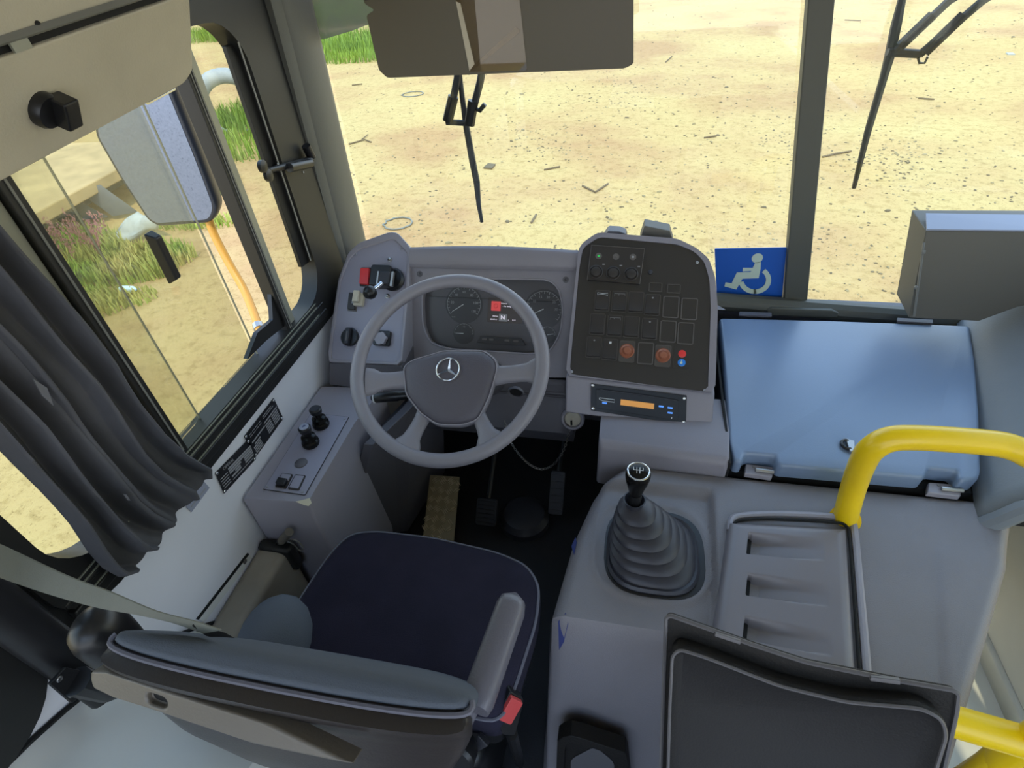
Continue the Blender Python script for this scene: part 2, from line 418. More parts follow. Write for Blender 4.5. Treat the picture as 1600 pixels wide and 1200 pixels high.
post(.630, .655, -.03, .004, 'frame_black', 'window_post'); post(.604, .628, -.04, -.008, 'alu', 'window_post')
bm = B(); fbox(bm, WL, .640, .644, .785, 1.49, .004, .006); obj('post_seam', bm, 'frame_line', t_)
# dark bracket bar in the front pane, latch, corner gusset
bm = B(); fprism(bm, WL, [WL.px(358, 72), WL.px(374, 66), WL.px(490, 408), WL.px(476, 418)], -.02, -.008); obj('guide_bar', bm, 'frame_black', t_, bevel=.002)
bm = B(); fbox(bm, WL, 1.285, 1.288, .90, 1.44, .012, .0145); obj('guide_seam', bm, 'frame_line', t_)
bm = B(); fprism(bm, WL, rpoly([WL.px(*p) for p in ((404, 520), (428, 500), (425, 455), (440, 490), (452, 505), (418, 532), (388, 562))], .004), -.015, -.003); obj('corner_gusset', bm, 'frame_black', t_)
tint_y = [(.335, 1.11, 'glass_side', -.030), (1.13, 1.305, 'glass_side2', -.034)]
a_l = WL.px(300, 400)[0]
def pane(a0, a1, c, m_): obj('pane', fbox(B(), WL, a0, a1, .787, 1.487, c, c+.003), m_, t_)
pane(.335, .74, -.024, 'glass_side'); pane(.66, .985, -.036, 'glass_side2'); pane(1.12, 1.305, -.036, 'glass_side')
bm = B()
for a_ in (.738, .983): fbox(bm, WL, a_, a_+.002, .787, 1.487, -.026, -.022)
obj('pane_edge', bm, 'alu', t_)
bm = B(); f = Fr(WL.P(*WL.px(262, 403), -.018), atx(275, 428, XW)-atx(246, 378, XW), (0, 0, 1))
f = Fr(f.o, (atx(272, 430, XW)-atx(245, 376, XW)), f.n.cross(f.u) if False else V((1, 0, 0)).cross(atx(272, 430, XW)-atx(245, 376, XW)))
box8(bm, [f.P(-.055, -.012, 0), f.P(.055, -.012, 0), f.P(.055, .012, 0), f.P(-.055, .012, 0), f.P(-.045, -.008, .022), f.P(.045, -.008, .022), f.P(.045, .008, .022), f.P(-.045, .008, .022)])
obj('pane_handle', bm, 'black', t_, bevel=.003)
def wcyl(p, q, r, nm='latch', m_='black', seg=12): return obj(nm, tube(B(), [p, q], r, seg), m_, t_)
L0 = atx(420, 266, XW+.02); L1 = atx(486, 250, XW+.03)
wcyl(L0, L1, [.007, .010]); wcyl(atx(452, 262, XW+.035), atx(485, 255, XW+.035), .012)
wcyl(atx(478, 228, XW+.03), atx(487, 246, XW+.03), .012)
bm = B()
for X, Y in ((410, 260), (419, 274)):
    f = Fr(atx(X, Y, XW+.022), (0, 1, 0), (0, 0, 1)); lathe(bm, f, (0, 0), [(.006, -.006), (.015, -.004), (.015, .005), (.006, .008)], 12)
obj('wing_knob', bm, 'black', t_)
for X, Y in ((467, 269), (491, 252), (427, 256)): screw(WL, *WL.px(X, Y), .013, t_, .003)
# rear side window
t2 = bpy.data.objects.new('window_4', None); COL.objects.link(t2); t2['kind'] = 'structure'; t2.location = (XW, 0, .7)
bm = B(); ring_panel(bm, WL, rrect(-.64, .235, .64, 1.60, .12, 8), rrect(-.60, .185, .76, 1.49, .12, 8), .010, -.05, back=False, n=140, cedge=-.04); obj('window_frame', bm, 'frame_black', t2)
obj('pane', fbox(B(), WL, -.6, .185, .76, 1.49, -.03, -.027), 'glass_side', t2)
# dark vertical post behind the seat, with its bracket
t_ = thing('belt_post', 'thick dark post on the side wall behind the driver seat', 'post', (-.86, .25, .55))
c0 = atx(88, 1012, -.85); vdir = V((0, 0, 1))
bm = B(); loft(bm, [[V((-.855+.022*math.cos(k*PI/8), .238+.034*math.sin(k*PI/8), z)) for k in range(16)] for z in (.60, .62, 1.1, 1.9)]); obj('post_body', bm, 'black', t_)
fb = Fr((XW+.085, 0, 0), (0, 1, 0), (0, 0, 1))
bm = B(); fprism(bm, fb, fb.pts([(73, 1068), (98, 1042), (150, 1052), (140, 1070), (108, 1098)]), 0, .006); obj('bracket_plate', bm, 'black', t_, bevel=.001)
bm = B(); tube(bm, [fb.P(*fb.px(110, 1062), .012), fb.P(*fb.px(160, 1078), .012), fb.P(*fb.px(184, 1082), .012)], [.022, .018, .004], 10); obj('bracket_pivot', bm, 'black', t_)
for X, Y in ((88, 1060), (106, 1084)): screw(fb, *fb.px(X, Y), .006, t_, .005)
# lower wall trims: seam, ledge, wheel arch
bm = B(); fprism(bm, WL, [WL.px(388, 866), WL.px(392, 872), WL.px(318, 972), WL.px(309, 968)], 0, .003); struct('trim_5', bm, 'arch_white')
bm = B(); fprism(bm, WL, [WL.px(386, 864), WL.px(388, 866), WL.px(309, 968), WL.px(306, 967)], 0, .003); struct('trim_6', bm, 'dark_void')
bm = B(); box(bm, (XW, -.3, 0), (-.815, .69, .385)); struct('trim_7', bm, 'wall_dirty', bevel=.02, segs=3)
bm = B(); cy, cz, R_ = -.09, .0, .64
rings = []
for x, rr in ((XW, R_+.02), (XW+.02, R_+.005), (XW+.05, R_-.01), (XW+.26, R_-.02), (XW+.33, R_-.05), (XW+.36, R_-.12), (XW+.37, R_-.25)):
    rings.append([V((x, cy+rr*math.cos(PI*k/36), cz+rr*math.sin(PI*k/36))) for k in range(37)])
loft(bm, rings, False, True, closed=False); struct('trim_8', bm, 'arch_white')
bm = B()
tube(bm, [(XW+.004, cy+(R_+.03)*math.cos(PI*k/36), cz+(R_+.03)*math.sin(PI*k/36)) for k in range(3, 34)], .005, 6); struct('trim_9', bm, 'dark_void')
for X, Y in ((381, 877), (207, 1075)): struct('trim_10', lathe(B(), WL, WL.px(X, Y), [(.007, 0), (.007, .004), (.003, .005)], 12), 'screw')
# ceiling cove panels, top left
A0, A1 = V((-.872, .15, 1.368)), V((-.80, .15, 1.512))
fp = Fr((-.868, 1.075, 1.405), (0, 1, .08), A1-A0)      # a along y (0 at the front end), b up the panel
pl_ = [fp.px(0, 286), (0, 0)]
t_ = thing('cover_panel', 'beige textured hatch panel above the side window with a black turn knob', 'panel', (-.85, .6, 1.45))
H_ = (A1-A0).length
bm = B(); fprism(bm, fp, rpoly([(-1.3, .004), (-.03, .004), (0, .02), (.0, H_-.004), (-1.3, H_-.004)], .012), -.02, 0); obj('panel_board', bm, 'cover_panel', t_, bevel=.003)
kx = fp.px(66, 170)
bm = B(); lathe(bm, fp, kx, [(.025, 0), (.025, .008), (.022, .014), (.006, .015)], 24); k_ = obj('knob', bm, 'black', t_)
bm = B(); fbox(bm, fp, kx[0]+.002, kx[0]+.030, kx[1]-.022, kx[1]+.020, .004, .034); obj('knob_grip', bm, 'black', k_, bevel=.003)
bm = B(); q0, q1 = fp.px(228, 160, -.01), fp.px(270, 138, -.01); tube(bm, [fp.P(q0[0], -.002, -.008), fp.P(q1[0], -.002, -.008)], .004, 8); obj('clip', bm, 'chrome', t_)
bm = B(); prism3(bm, [(-.800, 1.075, 1.549), (-.800, -1.0, 1.383), (-.90, -1.0, 1.40), (-.90, 1.075, 1.566)], (0, 0, .012)); struct('trim_11', bm, 'dark_void')
bm = B(); prism3(bm, [(-.796, 1.10, 1.560), (-.70, 1.10, 1.96), (-.60, 1.10, 2.20), (-.9, 1.10, 2.20), (-.9, 1.10, 1.56)], (0, -2.1, -.168)); struct('trim_12', bm, 'cover_panel')
bm = B(); prism3(bm, [(-.792, 0, 1.472), (-.785, 0, 1.475), (-.792, 0, 1.482)], (0, 1.08, .0864)); struct('trim_13', bm, 'frame_line')
for X, Y in ((58, 37),):
    fq = Fr((-.796, 1.10, 1.56), (0, 1, .08), (.096, 0, .40)); struct('trim_14', lathe(B(), fq, fq.px(X, Y), [(.004, 0), (.004, .002), (.001, .003)], 10), 'dark_void')
fq = Fr((-.795, 1.075, 1.549), (0, 1, .08), (.0, 0, 1)); a_ = fq.px(36, 84)
struct('trim_15', fbox(B(), fq, a_[0]-.012, a_[0]+.016, -.002, .010, 0, .004), 'alu')
# right hand cowl beside the hatch
def cowl(u, v):
    y = 1.70-v*.78
    xe = 1.055-.21*v; ze = .612-.09*v
    return V((xe+.30*u-.02*(1-u)*0, y, ze-.04*(1-min(1, u*6))+.34*u**1.35+.0*v))
bm = B(); grid(bm, 20, 14, cowl); o = struct('trim_16', bm, 'cowl'); md = o.modifiers.new('s', 'SOLIDIFY'); md.thickness = .02; md.offset = -1
bm = B(); tube(bm, [cowl(u/12, 1) for u in range(13)], .022, 10); struct('trim_17', bm, 'cowl')
# data plates and sticker on the white wall
def plate(name, label, corners, rows, head):
    tl, tr, br, bl = [WL.px(*p) for p in corners]
    w_, h_ = ((tr[0]-tl[0])+(br[0]-bl[0]))/2, (tl[1]-bl[1]+tr[1]-br[1])/2
    o_ = V((XW+.002, (tl[0]+bl[0])/2, (bl[1]+br[1])/2)); ang = math.atan2((tr[1]-tl[1]+br[1]-bl[1])/2, w_)
    f = Fr(o_, (0, math.cos(ang), math.sin(ang)), (0, -math.sin(ang), math.cos(ang)))
    t_ = thing(name, label, 'plate', f.P(w_/2, 0, 0))
    obj('plate_board', fbox(B(), f, 0, w_, 0, h_, 0, .002), 'black', t_)
    bm = B()
    for (a0, a1, b0, b1) in rows: fbox(bm, f, a0*w_, a1*w_, b0*h_, b1*h_, .002, .0026)
    if head: text(bm, f, head, h_*.17, w_*.33, h_*.86, .0022)
    obj('printing', bm, 'grey_print', t_)
    for a, b_ in ((.03, .06), (.97, .06), (.03, .94), (.97, .94)): screw(f, a*w_, b_*h_, .002, t_, .004, 'chrome', 'rivet')
rows1 = [(.28, .98, .66, .73), (.28, .98, .56, .63), (.28, .62, .46, .53), (.72, .98, .46, .53), (.42, .58, .36, .43), (.72, .98, .36, .43), (.3, .58, .26, .33), (.72, .98, .25, .32)]+[(.04, .24, .60-.11*i, .63-.11*i) for i in range(5)]+[(.3, .95, .14, .17)]
plate('data_plate', 'black data plate nearer the curtain, with wide blank bars', ((328, 738), (385, 682), (393, 716), (346, 768)), rows1, 'CIFERAL')
rows2 = [(.08, .5, .52, .57), (.52, .97, .62, .67), (.12, .3, .38, .43)]+[(.06, .28, .30-.08*i, .345-.08*i) for i in range(4)]+[(.52, .70, .50-.09*i, .55-.09*i) for i in range(5)]+[(.74, .94, .52-.09*i, .57-.09*i) for i in range(5)]+[(.1+.1*(i % 4), .17+.1*(i % 4), .76+.09*(i//4), .78+.09*(i//4)) for i in range(8)]+[(.55, .9, .8, .82), (.55, .85, .88, .9)]
plate('data_plate', 'black data plate nearer the dashboard, dense with small print tables', ((380, 684), (424, 623), (443, 653), (398, 712)), rows2, '')
fs = Fr((XW+.001, 0, 0), (0, 1, 0), (0, 0, 1))
bm = B(); P_ = fs.pts([(290, 792), (318, 752), (327, 762), (299, 800)]); fprism(bm, fs, P_, 0, .0012)
o = thing('sticker', 'small white paper sticker on the wall below the curtain hem', 'sticker', fs.P(*P_[0])); obj('sticker_paper', bm, 'box_light', o)
bm = B(); fprism(bm, fs, fs.pts([(298, 790), (320, 762), (321, 764), (299, 792)]), .0012, .0016); obj('print_line', bm, 'grey_print', o)

# ================================================================== DASHBOARD
FC = frame2(1.28, .62, 1.42, .84)                 # instrument face
FL = frame2(1.15, .60, 1.42, .84)                 # left pod face
FR_ = frame2(1.12, .60, 1.40, .86)                # right pod face
dash = thing('dashboard', 'grey moulded bus dashboard with raised switch pods at both sides of the wheel', 'dashboard', (-.35, 1.3, .55))
# --- left pod
oL = rpoly(FL.pts([(512.5, 566), (518, 516), (530, 436), (545, 396), (562, 380), (610, 363), (622, 364), (643, 388), (640, 448), (628.5, 571)]), .012)
iL = rpoly(FL.pts([(517.4, 562), (523, 516), (534, 440), (546, 406), (561, 391), (612, 374), (618, 376), (637.5, 396), (634, 450), (625.5, 566)]), .010)
bm = B(); ring_panel(bm, FL, oL, iL, .006, .0, back=True, n=96, cedge=-.14); obj('left_pod', bm, 'rim_plastic', dash, bevel=.003)
bm = B()
Pb = [FL.P(*FL.px(X, Y), -.002) for X, Y in ((512.5, 566), (628.5, 571))]
q0, q1 = atz(514, 602, .55), atz(600, 606, .55)
loft(bm, [[Pb[0], Pb[1], Pb[1]+V((0, .2, 0)), Pb[0]+V((0, .2, 0))], [q0, V((Pb[1].x+.01, q0.y, .53)), V((Pb[1].x+.01, 1.4, .5)), V((q0.x, 1.4, .5))]]); obj('pod_skirt', bm, 'dash_dark', dash, bevel=.006)
pl_left = obj('control_plate', fprism(B(), FL, [(a*.996+.004*FL.px(575, 470)[0], b_*.996+.004*FL.px(575, 470)[1]) for a, b_ in iL], -.004, .0012), 'plate_blue', dash)
for X, Y in ((556, 398), (627, 389), (518.5, 559), (620, 565)): screw(FL, *FL.px(X, Y), .0012, pl_left, .0035)
for X, Y in ((609.5, 406), (606, 463)):
    bm = B(); lathe(bm, FL, FL.px(X, Y), [(.008, .001), (.008, .003), (.005, .004), (.005, .010), (.003, .012)], 6); obj('bolt', bm, 'screw', pl_left, angle=20)
# red switch, rocker, grey lever lock
def fpoly(f, L, c0, c1, r=.002): return fprism(B(), f, rpoly(f.pts(L, c0), r), c0, c1)
s_ = obj('red_switch', fpoly(FL, [(566, 421), (579, 421), (577.5, 446), (564, 445)], .001, .014), 'red', dash, bevel=.002)
obj('switch_base', fpoly(FL, [(565, 418.5), (581, 418.5), (579.5, 448.5), (562.5, 447.5)], .001, .004), 'switch', s_)
s_ = obj('rocker_switch', fpoly(FL, [(547.5, 459), (558.5, 460), (556, 485), (545, 484)], .001, .012), 'switch', dash, bevel=.002, label='dark rocker switch')
obj('icon', fpoly(FL, [(550, 468), (554, 468), (553.3, 474), (549.3, 474)], .0124, .0130, .0005), 'grey_print', s_)
obj('switch_base', fpoly(FL, [(546.5, 457), (560, 458), (557, 487), (543.5, 486)], .001, .004), 'switch_edge', s_)
a, b_ = FL.px(565, 470)
bm = B(); fbox(bm, FL, a-.018, a+.012, b_-.020, b_+.020, .001, .018); fbox(bm, FL, a-.016, a+.004, b_-.012, b_+.024, .018, .032); o = obj('lock_block', bm, 'cover_panel', dash, bevel=.003)
# hand brake valve
a, b_ = FL.px(602, 436)
hb = obj('brake_valve', fprism(B(), FL, rrect(a-.030, a+.034, b_-.034, b_+.030, .008), .001, .045), 'black', dash, bevel=.003)
bm = B(); lathe(bm, FL, (a+.030, b_-.004), [(.034, .001), (.036, .012), (.030, .020)], 20); obj('valve_collar', bm, 'black', hb)
a, b_ = FL.px(602, 436, .05)
obj('valve_cap', fprism(B(), FL, rrect(a-.018, a+.016, b_-.016, b_+.020, .004), .045, .060), 'rubber', hb, bevel=.003)
obj('valve_bracket', fbox(B(), FL, a-.026, a-.021, b_-.022, b_+.022, .045, .054), 'steel', hb); obj('valve_bracket', fbox(B(), FL, a+.019, a+.026, b_-.022, b_+.022, .045, .056), 'steel', hb)
p0, p1 = FL.P(*FL.px(599, 440, .05), .05), FL.P(*FL.px(578, 457, .082), .082)
obj('lever', tube(B(), [p0, p0.lerp(p1, .85)], .007, 12), 'chrome', hb)
d = (p1-p0).normalized(); f = Fr(p1, d.cross(V((0, 0, 1))), V((0, 0, 1))); bm = B(); lathe(bm, f, (0, 0), [(.001, -.019), (.011, -.017), (.019, -.007), (.021, .002), (.017, .012), (.007, .017)], 20)
k_ = obj('lever_knob', bm, 'black', hb)
# rotary controls
a, b_ = FL.px(548.6, 527.7)
kn = obj('light_switch', lathe(B(), FL, (a, b_), [(.033, .001), (.033, .004), (.030, .006), (.030, .002), (.028, .002), (.027, .010), (.025, .012)], 30), 'plate_blue', dash)
obj('dial', lathe(B(), FL, (a, b_), [(.0275, .002), (.0275, .013), (.025, .015)], 28), 'black', kn)
obj('dial_grip', fprism(B(), FL, rrect(a-.007, a+.007, b_-.025, b_+.025, .003), .013, .030), 'rubber', kn, bevel=.002)
obj('dial_mark', fbox(B(), FL, a-.002, a+.002, b_-.016, b_+.014, .030, .0306), 'switch_edge', kn)
a, b_ = FL.px(599, 529.5)
kn = obj('socket_base', fprism(B(), FL, rrect(a-.026, a+.026, b_-.023, b_+.023, .006), .001, .014), 'black', dash, bevel=.002)
a, b_ = FL.px(595, 528.8, .02)
bm = B(); rr = [(.0195 if k % 6 < 3 else .017) for k in range(36)]
loft(bm, [[FL.P(a+rr[k]*math.cos(k*PI/18), b_+rr[k]*math.sin(k*PI/18), c) for k in range(36)] for c in (.014, .026)]); obj('round_knob', bm, 'rim_plastic', kn, angle=20)
# --- centre: hood and instrument surround
LX, RX = FC.px(643, 415)[0], FC.px(905, 420)[0]
bm = B()
tl, tr, bl, br = FC.px(643, 386), FC.px(902, 391), FC.px(643, 418), FC.px(904, 424)
tl = (tl[0], tl[1]); N = 24
def hood(u, v):
    a = LX+(RX-LX)*u; bow = .008*math.sin(PI*u)
    prof = [(bl[1]+(br[1]-bl[1])*u, .0), (bl[1]+(br[1]-bl[1])*u, .030), (bl[1]+(br[1]-bl[1])*u+.012, .038), (tl[1]+(tr[1]-tl[1])*u-.012+bow, .038), (tl[1]+(tr[1]-tl[1])*u+bow-.002, .030), (tl[1]+.004, -.04), (tl[1]-.02, -.16)]
    i = min(int(v*6), 5); t__ = v*6-i; p, q = prof[i], prof[i+1]
    return FC.P(a, p[0]+(q[0]-p[0])*t__, p[1]+(q[1]-p[1])*t__-.018)
grid(bm, N, 12, hood); o = obj('hood', bm, 'dash', dash, angle=40)
out = FC.pts([(640, 412), (640, 568), (700, 590), (884, 590), (906, 417)])
inn = rpoly(FC.pts([(659, 462), (670, 441), (692, 434), (858, 437), (873, 450), (880, 480), (876, 520), (860, 549), (830, 553), (700, 545), (672, 536), (661, 510)]), .02)
bm = B(); ring_panel(bm, FC, out, inn, .0, -.03, back=False, n=120, cedge=-.03); obj('instrument_surround', bm, 'dash', dash, angle=50)
for X, Y in ((656, 428), (884, 437)):
    obj('surround_screw', lathe(B(), FC, FC.px(X, Y), [(.009, 0), (.009, .0015), (.004, .002), (.002, .0005)], 14), 'dash_dark', dash)
bm = B(); tube(bm, [FC.P(a, b_, .001) for a, b_ in resample(inn, 80)], .0025, 6, closed=True); obj('surround_lip', bm, 'rim_plastic', dash)
# lower fascia under the cluster and knee area
bm = B()
Lw = [FC.P(*FC.px(X, Y)) for X, Y in ((640, 566), (700, 588), (884, 588))]
def low(u, v):
    x = -.635+.52*u; top = FC.P(x, FC.px(760, 586)[1])
    pr = [V((x, top.y, top.z)), V((x, top.y-.015, top.z-.05)), V((x, 1.225, .52)), V((x, 1.175, .40)), V((x, 1.20, .34)), V((x, 1.40, .27)), V((x, 1.62, .24))]
    i = min(int(v*6), 5); t__ = v*6-i; return pr[i].lerp(pr[i+1], t__)
grid(bm, 10, 18, low); o = obj('lower_fascia', bm, 'dash_dark', dash)
md = o.modifiers.new('s', 'SOLIDIFY'); md.thickness = .01; md.offset = 1
# --- right pod
oR = rpoly(FR_.pts([(884, 587), (904, 390), (911, 380), (934, 364), (1058, 374), (1087, 388), (1107, 405), (1117, 434), (1121, 482), (1117, 614)]), .012)
iR = rpoly(FR_.pts([(889.8, 585), (905.5, 418), (911, 388), (936, 371.5), (1058, 383), (1084, 394), (1100, 410), (1108, 438), (1110, 482), (1105.5, 613.5)]), .012)
bm = B(); ring_panel(bm, FR_, oR, iR, .006, .002, back=True, n=110, cedge=-.10); obj('right_pod', bm, 'dash', dash, bevel=.004)
bm = B()
e0, e1 = FR_.P(*FR_.px(884, 587), .004), FR_.P(*FR_.px(1117, 614), .004)
g0, g1 = aty(883, 645, 1.10), aty(1113, 674, 1.10)
fRd = Fr(g0, g1-g0, e0-g0)
k0, k1, k2, k3 = [fRd.P(*fRd.px(X, Y)) for X, Y in ((884, 588), (1117, 615), (1113, 675), (883, 645))]
loft(bm, [[k0, k1, k1+V((0, .14, .03)), k0+V((0, .14, .03))], [k3, k2, k2+V((0, .18, -.02)), k3+V((0, .18, -.02))]]); obj('radio_fascia', bm, 'dash', dash, bevel=.006)
swp = obj('switch_plate', fprism(B(), FR_, [(a*.997+.003*FR_.px(1000, 490)[0], b_*.997+.003*FR_.px(1000, 490)[1]) for a, b_ in iR], -.002, .0035), 'panel_black', dash)
for X, Y in ((893.5, 581), (1100.5, 610.5), (1089, 411)): screw(FR_, *FR_.px(X, Y), .0035, swp, .004)
a, b_ = FR_.px(1016, 426); obj('plate_button', lathe(B(), FR_, (a, b_), [(.007, .0035), (.006, .007), (.002, .009)], 14), 'rubber', swp)
# indicator module with three round buttons
mo = obj('indicator_module', fprism(B(), FR_, FR_.pts([(917.5, 437), (924, 383), (1007, 388.5), (999.5, 444)], .012), .0035, .014), 'switch', dash)
mp = FR_.pts([(917.5, 437), (924, 383), (1007, 388.5), (999.5, 444)], .014)
obj('module_edge', tube(B(), [FR_.P(a, b_, .014) for a, b_ in (mp[0], mp[1], mp[2], mp[3])], .0011, 6), 'switch_edge', mo)
for (X, Y), mm in (((935.5, 400), 'led_green'), ((962.5, 401), 'switch_edge'), ((989, 401.5), 'grey_print')):
    a, b_ = FR_.px(X, Y, .014); q = obj('indicator', lathe(B(), FR_, (a, b_), [(.009, .014), (.009, .0146), (.007, .0146), (.007, .0142)], 20), 'switch_edge', mo)
    obj('indicator_light', lathe(B(), FR_, (a, b_), [(.0035, .014), (.003, .0152)], 12), mm, mo)
for X, Y in ((931, 425), (958, 427), (986, 428.5)):
    a, b_ = FR_.px(X, Y, .016); obj('round_button', lathe(B(), FR_, (a, b_), [(.0195, .014), (.0195, .017), (.0175, .0185), (.0155, .0165), (.014, .0165), (.013, .022), (.011, .023)], 28), 'switch', mo)
    obj('tick', fbox(B(), FR_, a+.016, a+.023, b_+.022, b_+.0248, .014, .0146), 'grey_print', mo)
# rows of rocker switches and blanks
def rocker(X, Y, kind, icon=None):
    a, b_ = FR_.px(X, Y); w_, h_ = .0212, .0300
    nm = {'s': 'rocker_switch', 'b': 'blank_cover', 'k': 'push_button', 'd': 'status_lights', 'm': 'blank_cover'}[kind]
    if kind == 'm': w_, h_ = .018, .013
    skx = -.12
    def sk(P2): return [(p[0]+(p[1]-b_)*skx*-1.0, p[1]) for p in P2]
    if kind == 'd':
        r_ = obj(nm, fprism(B(), FR_, rrect(a-w_, a+w_, b_-h_, b_+h_, .002), .0035, .005), 'panel_black', dash)
        for dy, mm, tt in ((.0115, 'red', 0), (-.0125, 'blue_dot', 1)):
            obj('status_dot', lathe(B(), FR_, (a, b_+dy), [(.0102, .005), (.0102, .0065), (.009, .007)], 20), mm, r_)
        bm = B(); lathe(bm, FR_, (a-.001, b_-.013), [(.0035, .007), (.0035, .0076)], 10); fbox(bm, FR_, a-.001, a+.001, b_-.013, b_-.005, .007, .0076); obj('wheelchair_icon', bm, 'sign_white', r_)
        return r_
    r_ = obj(nm, ring_panel(B(), FR_, rrect(a-w_, a+w_, b_-h_, b_+h_, .003), rrect(a-w_+.0022, a+w_-.0022, b_-h_+.0022, b_+h_-.0022, .002), .0062, .0040, back=True, n=48, cedge=.0035), 'switch_frame' if kind != 'b' else 'switch_edge', dash)
    if kind == 'b' or kind == 'm':
        obj('cover_face', fprism(B(), FR_, rrect(a-w_+.003, a+w_-.003, b_-h_+.003, b_+h_-.003, .0015), .0038, .0052), 'panel_black', r_)
    elif kind == 'k':
        obj('button_cap', lathe(B(), FR_, (a, b_+.001), [(.020, .004), (.020, .008), (.017, .011), (.014, .009), (.012, .009), (.010, .014), (.008, .0155)], 28), 'amber', r_)
    else:
        x0, x1 = a-w_+.003, a+w_-.003; y0, y1 = b_-h_+.003, b_+h_-.003; ym = b_+.002
        bm = B()
        loft(bm, [[FR_.P(x, y, c) for y, c in ((y1, .004), (y1, .010), (ym, .0075), (y0+.003, .015), (y0, .013), (y0, .004))] for x in (x0, x1)])
        obj('rocker', bm, 'switch', r_, bevel=.0008)
        if icon:
            bm = B(); yy = b_+.018
            if icon == 'key': tube(bm, [FR_.P(*p, .0100) for p in ((x0+.004, yy+.003), (x0+.004, yy-.003), (a, yy-.001), (x1-.004, yy-.0035), (x1-.004, yy+.0025), (a, yy+.001), (x0+.004, yy+.003))], .0006, 5)
            elif icon == 'sq': fbox(bm, FR_, a-.003, a+.003, yy-.003, yy+.003, .009, .0104)
            elif icon == 'bus': tube(bm, [FR_.P(*p, .0100) for p in ((x0+.004, yy-.003), (x0+.004, yy+.003), (x1-.004, yy+.003), (x1-.004, yy-.003))], .0005, 5); fbox(bm, FR_, a-.004, a-.001, yy-.001, yy+.001, .009, .0102)
            else: fprism(bm, FR_, [(a, yy-.0025), (a+.003, yy+.0005), (a, yy+.003), (a-.003, yy+.0005)], .009, .0102)
            obj('icon', bm, 'white_print' if icon in ('key', 'sq') else 'grey_print', r_)
    return r_
for X, Y, k_, ic in ((941, 470.5, 's', 'key'), (967.5, 472, 's', 'bus'), (993.5, 473, 's', None), (1019, 477, 's', 'dia'), (1048, 480.5, 'b', None), (1076.5, 483.5, 'b', None),
                     (933.5, 507, 's', None), (960.5, 509.5, 's', 'bus'), (986.5, 511.5, 's', None), (1014.5, 514.5, 's', 'dia'), (1043.5, 518.5, 'b', None), (1071, 521.5, 'b', None),
                     (928, 543, 's', 'dia'), (953, 546.5, 's', 'sq'), (979.5, 549.5, 'k', None), (1008.5, 552.5, 'b', None), (1035.5, 556.5, 'k', None), (1065, 560, 'd', None),
                     (1024, 449.5, 'm', None), (1052.5, 452, 'm', None)):
    rocker(X, Y, k_, ic)
# sensor box and cap on top of the pod
bm = B(); f = frame2(1.49, .90, 1.49, 1.0); P_ = f.pts([(1000, 374), (1007, 353), (1047, 361), (1052, 378), (1052, 392), (999, 386)]); fprism(bm, f, P_, -.05, 0); tag(obj('sensor_box', bm, 'box_dark', bevel=.003), 'small grey sensor box standing on top of the right switch pod', 'sensor')
bm = B(); f = frame2(1.47, .90, 1.47, 1.0); P_ = f.pts([(942, 372), (950, 361), (968, 362), (978, 366), (980, 375)]); fprism(bm, f, P_, -.04, 0); obj('pod_cap', bm, 'dash_dark', dash, bevel=.004)
bm = B(); 
bm = B(); grid(bm, 2, 2, lambda u, v: V((-.86+1.15*u, 1.38+.28*v, .74-.14*v))); o = obj('dash_top', bm, 'dash_dark', dash)

# --- instrument cluster (its own unit)
CB = -.026
ic_ = thing('instrument_cluster', 'dark instrument cluster with two round gauges and a small display behind the wheel', 'instrument cluster', FC.P(-.38, .12, -.03))
obj('cluster_panel', fprism(B(), FC, [(a, b_) for a, b_ in resample(inn, 100)], CB-.004, CB), 'gauge_face', ic_)
def gauge(X, Y, r, nums, ang0, ang1, needle, ticks, dark=True, ts=.0105):
    a, b_ = FC.px(X, Y, CB+.002)
    g = obj('gauge', lathe(B(), FC, (a, b_), [(r*1.12, CB), (r*1.12, CB+.0012), (r*.2, CB+.0016)], 40), 'gauge', ic_)
    bm = B()
    for k in range(ticks+1):
        t__ = rad(ang0+(ang1-ang0)*k/ticks); maj = k % 2 == 0; L = .14 if maj else .08
        ca, sa = math.cos(t__), math.sin(t__); ww = .0007 if maj else .0004
        P_ = [(a+ca*r*(1-L)-sa*ww, b_+sa*r*(1-L)+ca*ww), (a+ca*r-sa*ww, b_+sa*r+ca*ww), (a+ca*r+sa*ww, b_+sa*r-ca*ww), (a+ca*r*(1-L)+sa*ww, b_+sa*r*(1-L)-ca*ww)]
        fprism(bm, FC, P_, CB+.0016, CB+.002)
    arc = [FC.P(a+r*1.0*math.cos(rad(ang0+(ang1-ang0)*k/30)), b_+r*math.sin(rad(ang0+(ang1-ang0)*k/30)), CB+.0018) for k in range(31)]
    tube(bm, arc, .0006, 4)
    for s, k in nums:
        t__ = rad(ang0+(ang1-ang0)*k); text(bm, FC, s, ts, a+math.cos(t__)*r*.70, b_+math.sin(t__)*r*.70, CB+.0018)
    obj('dial_marks', bm, 'grey_print', g)
    t__ = rad(needle); obj('needle', tube(B(), [FC.P(a, b_, CB+.005), FC.P(a+math.cos(t__)*r*.82, b_+math.sin(t__)*r*.82, CB+.004)], [.0013, .0006], 6), 'white_print', g)
    return a, b_
gr = .053
a, b_ = gauge(724.8, 475.5, gr, [('20', 1/6), ('40', 2/6), ('60', 3/6), ('80', 4/6), ('100', 5/6), ('120', 1.0)], 215, -33, 213, 24)
obj('speed_unit', text(B(), FC, 'km/h', .006, *FC.px(709, 495, CB), CB+.0018), 'grey_print', ic_)
gauge(724.5, 521, .030, [('1/2', .5)], 180, 0, 180, 8, ts=.006)
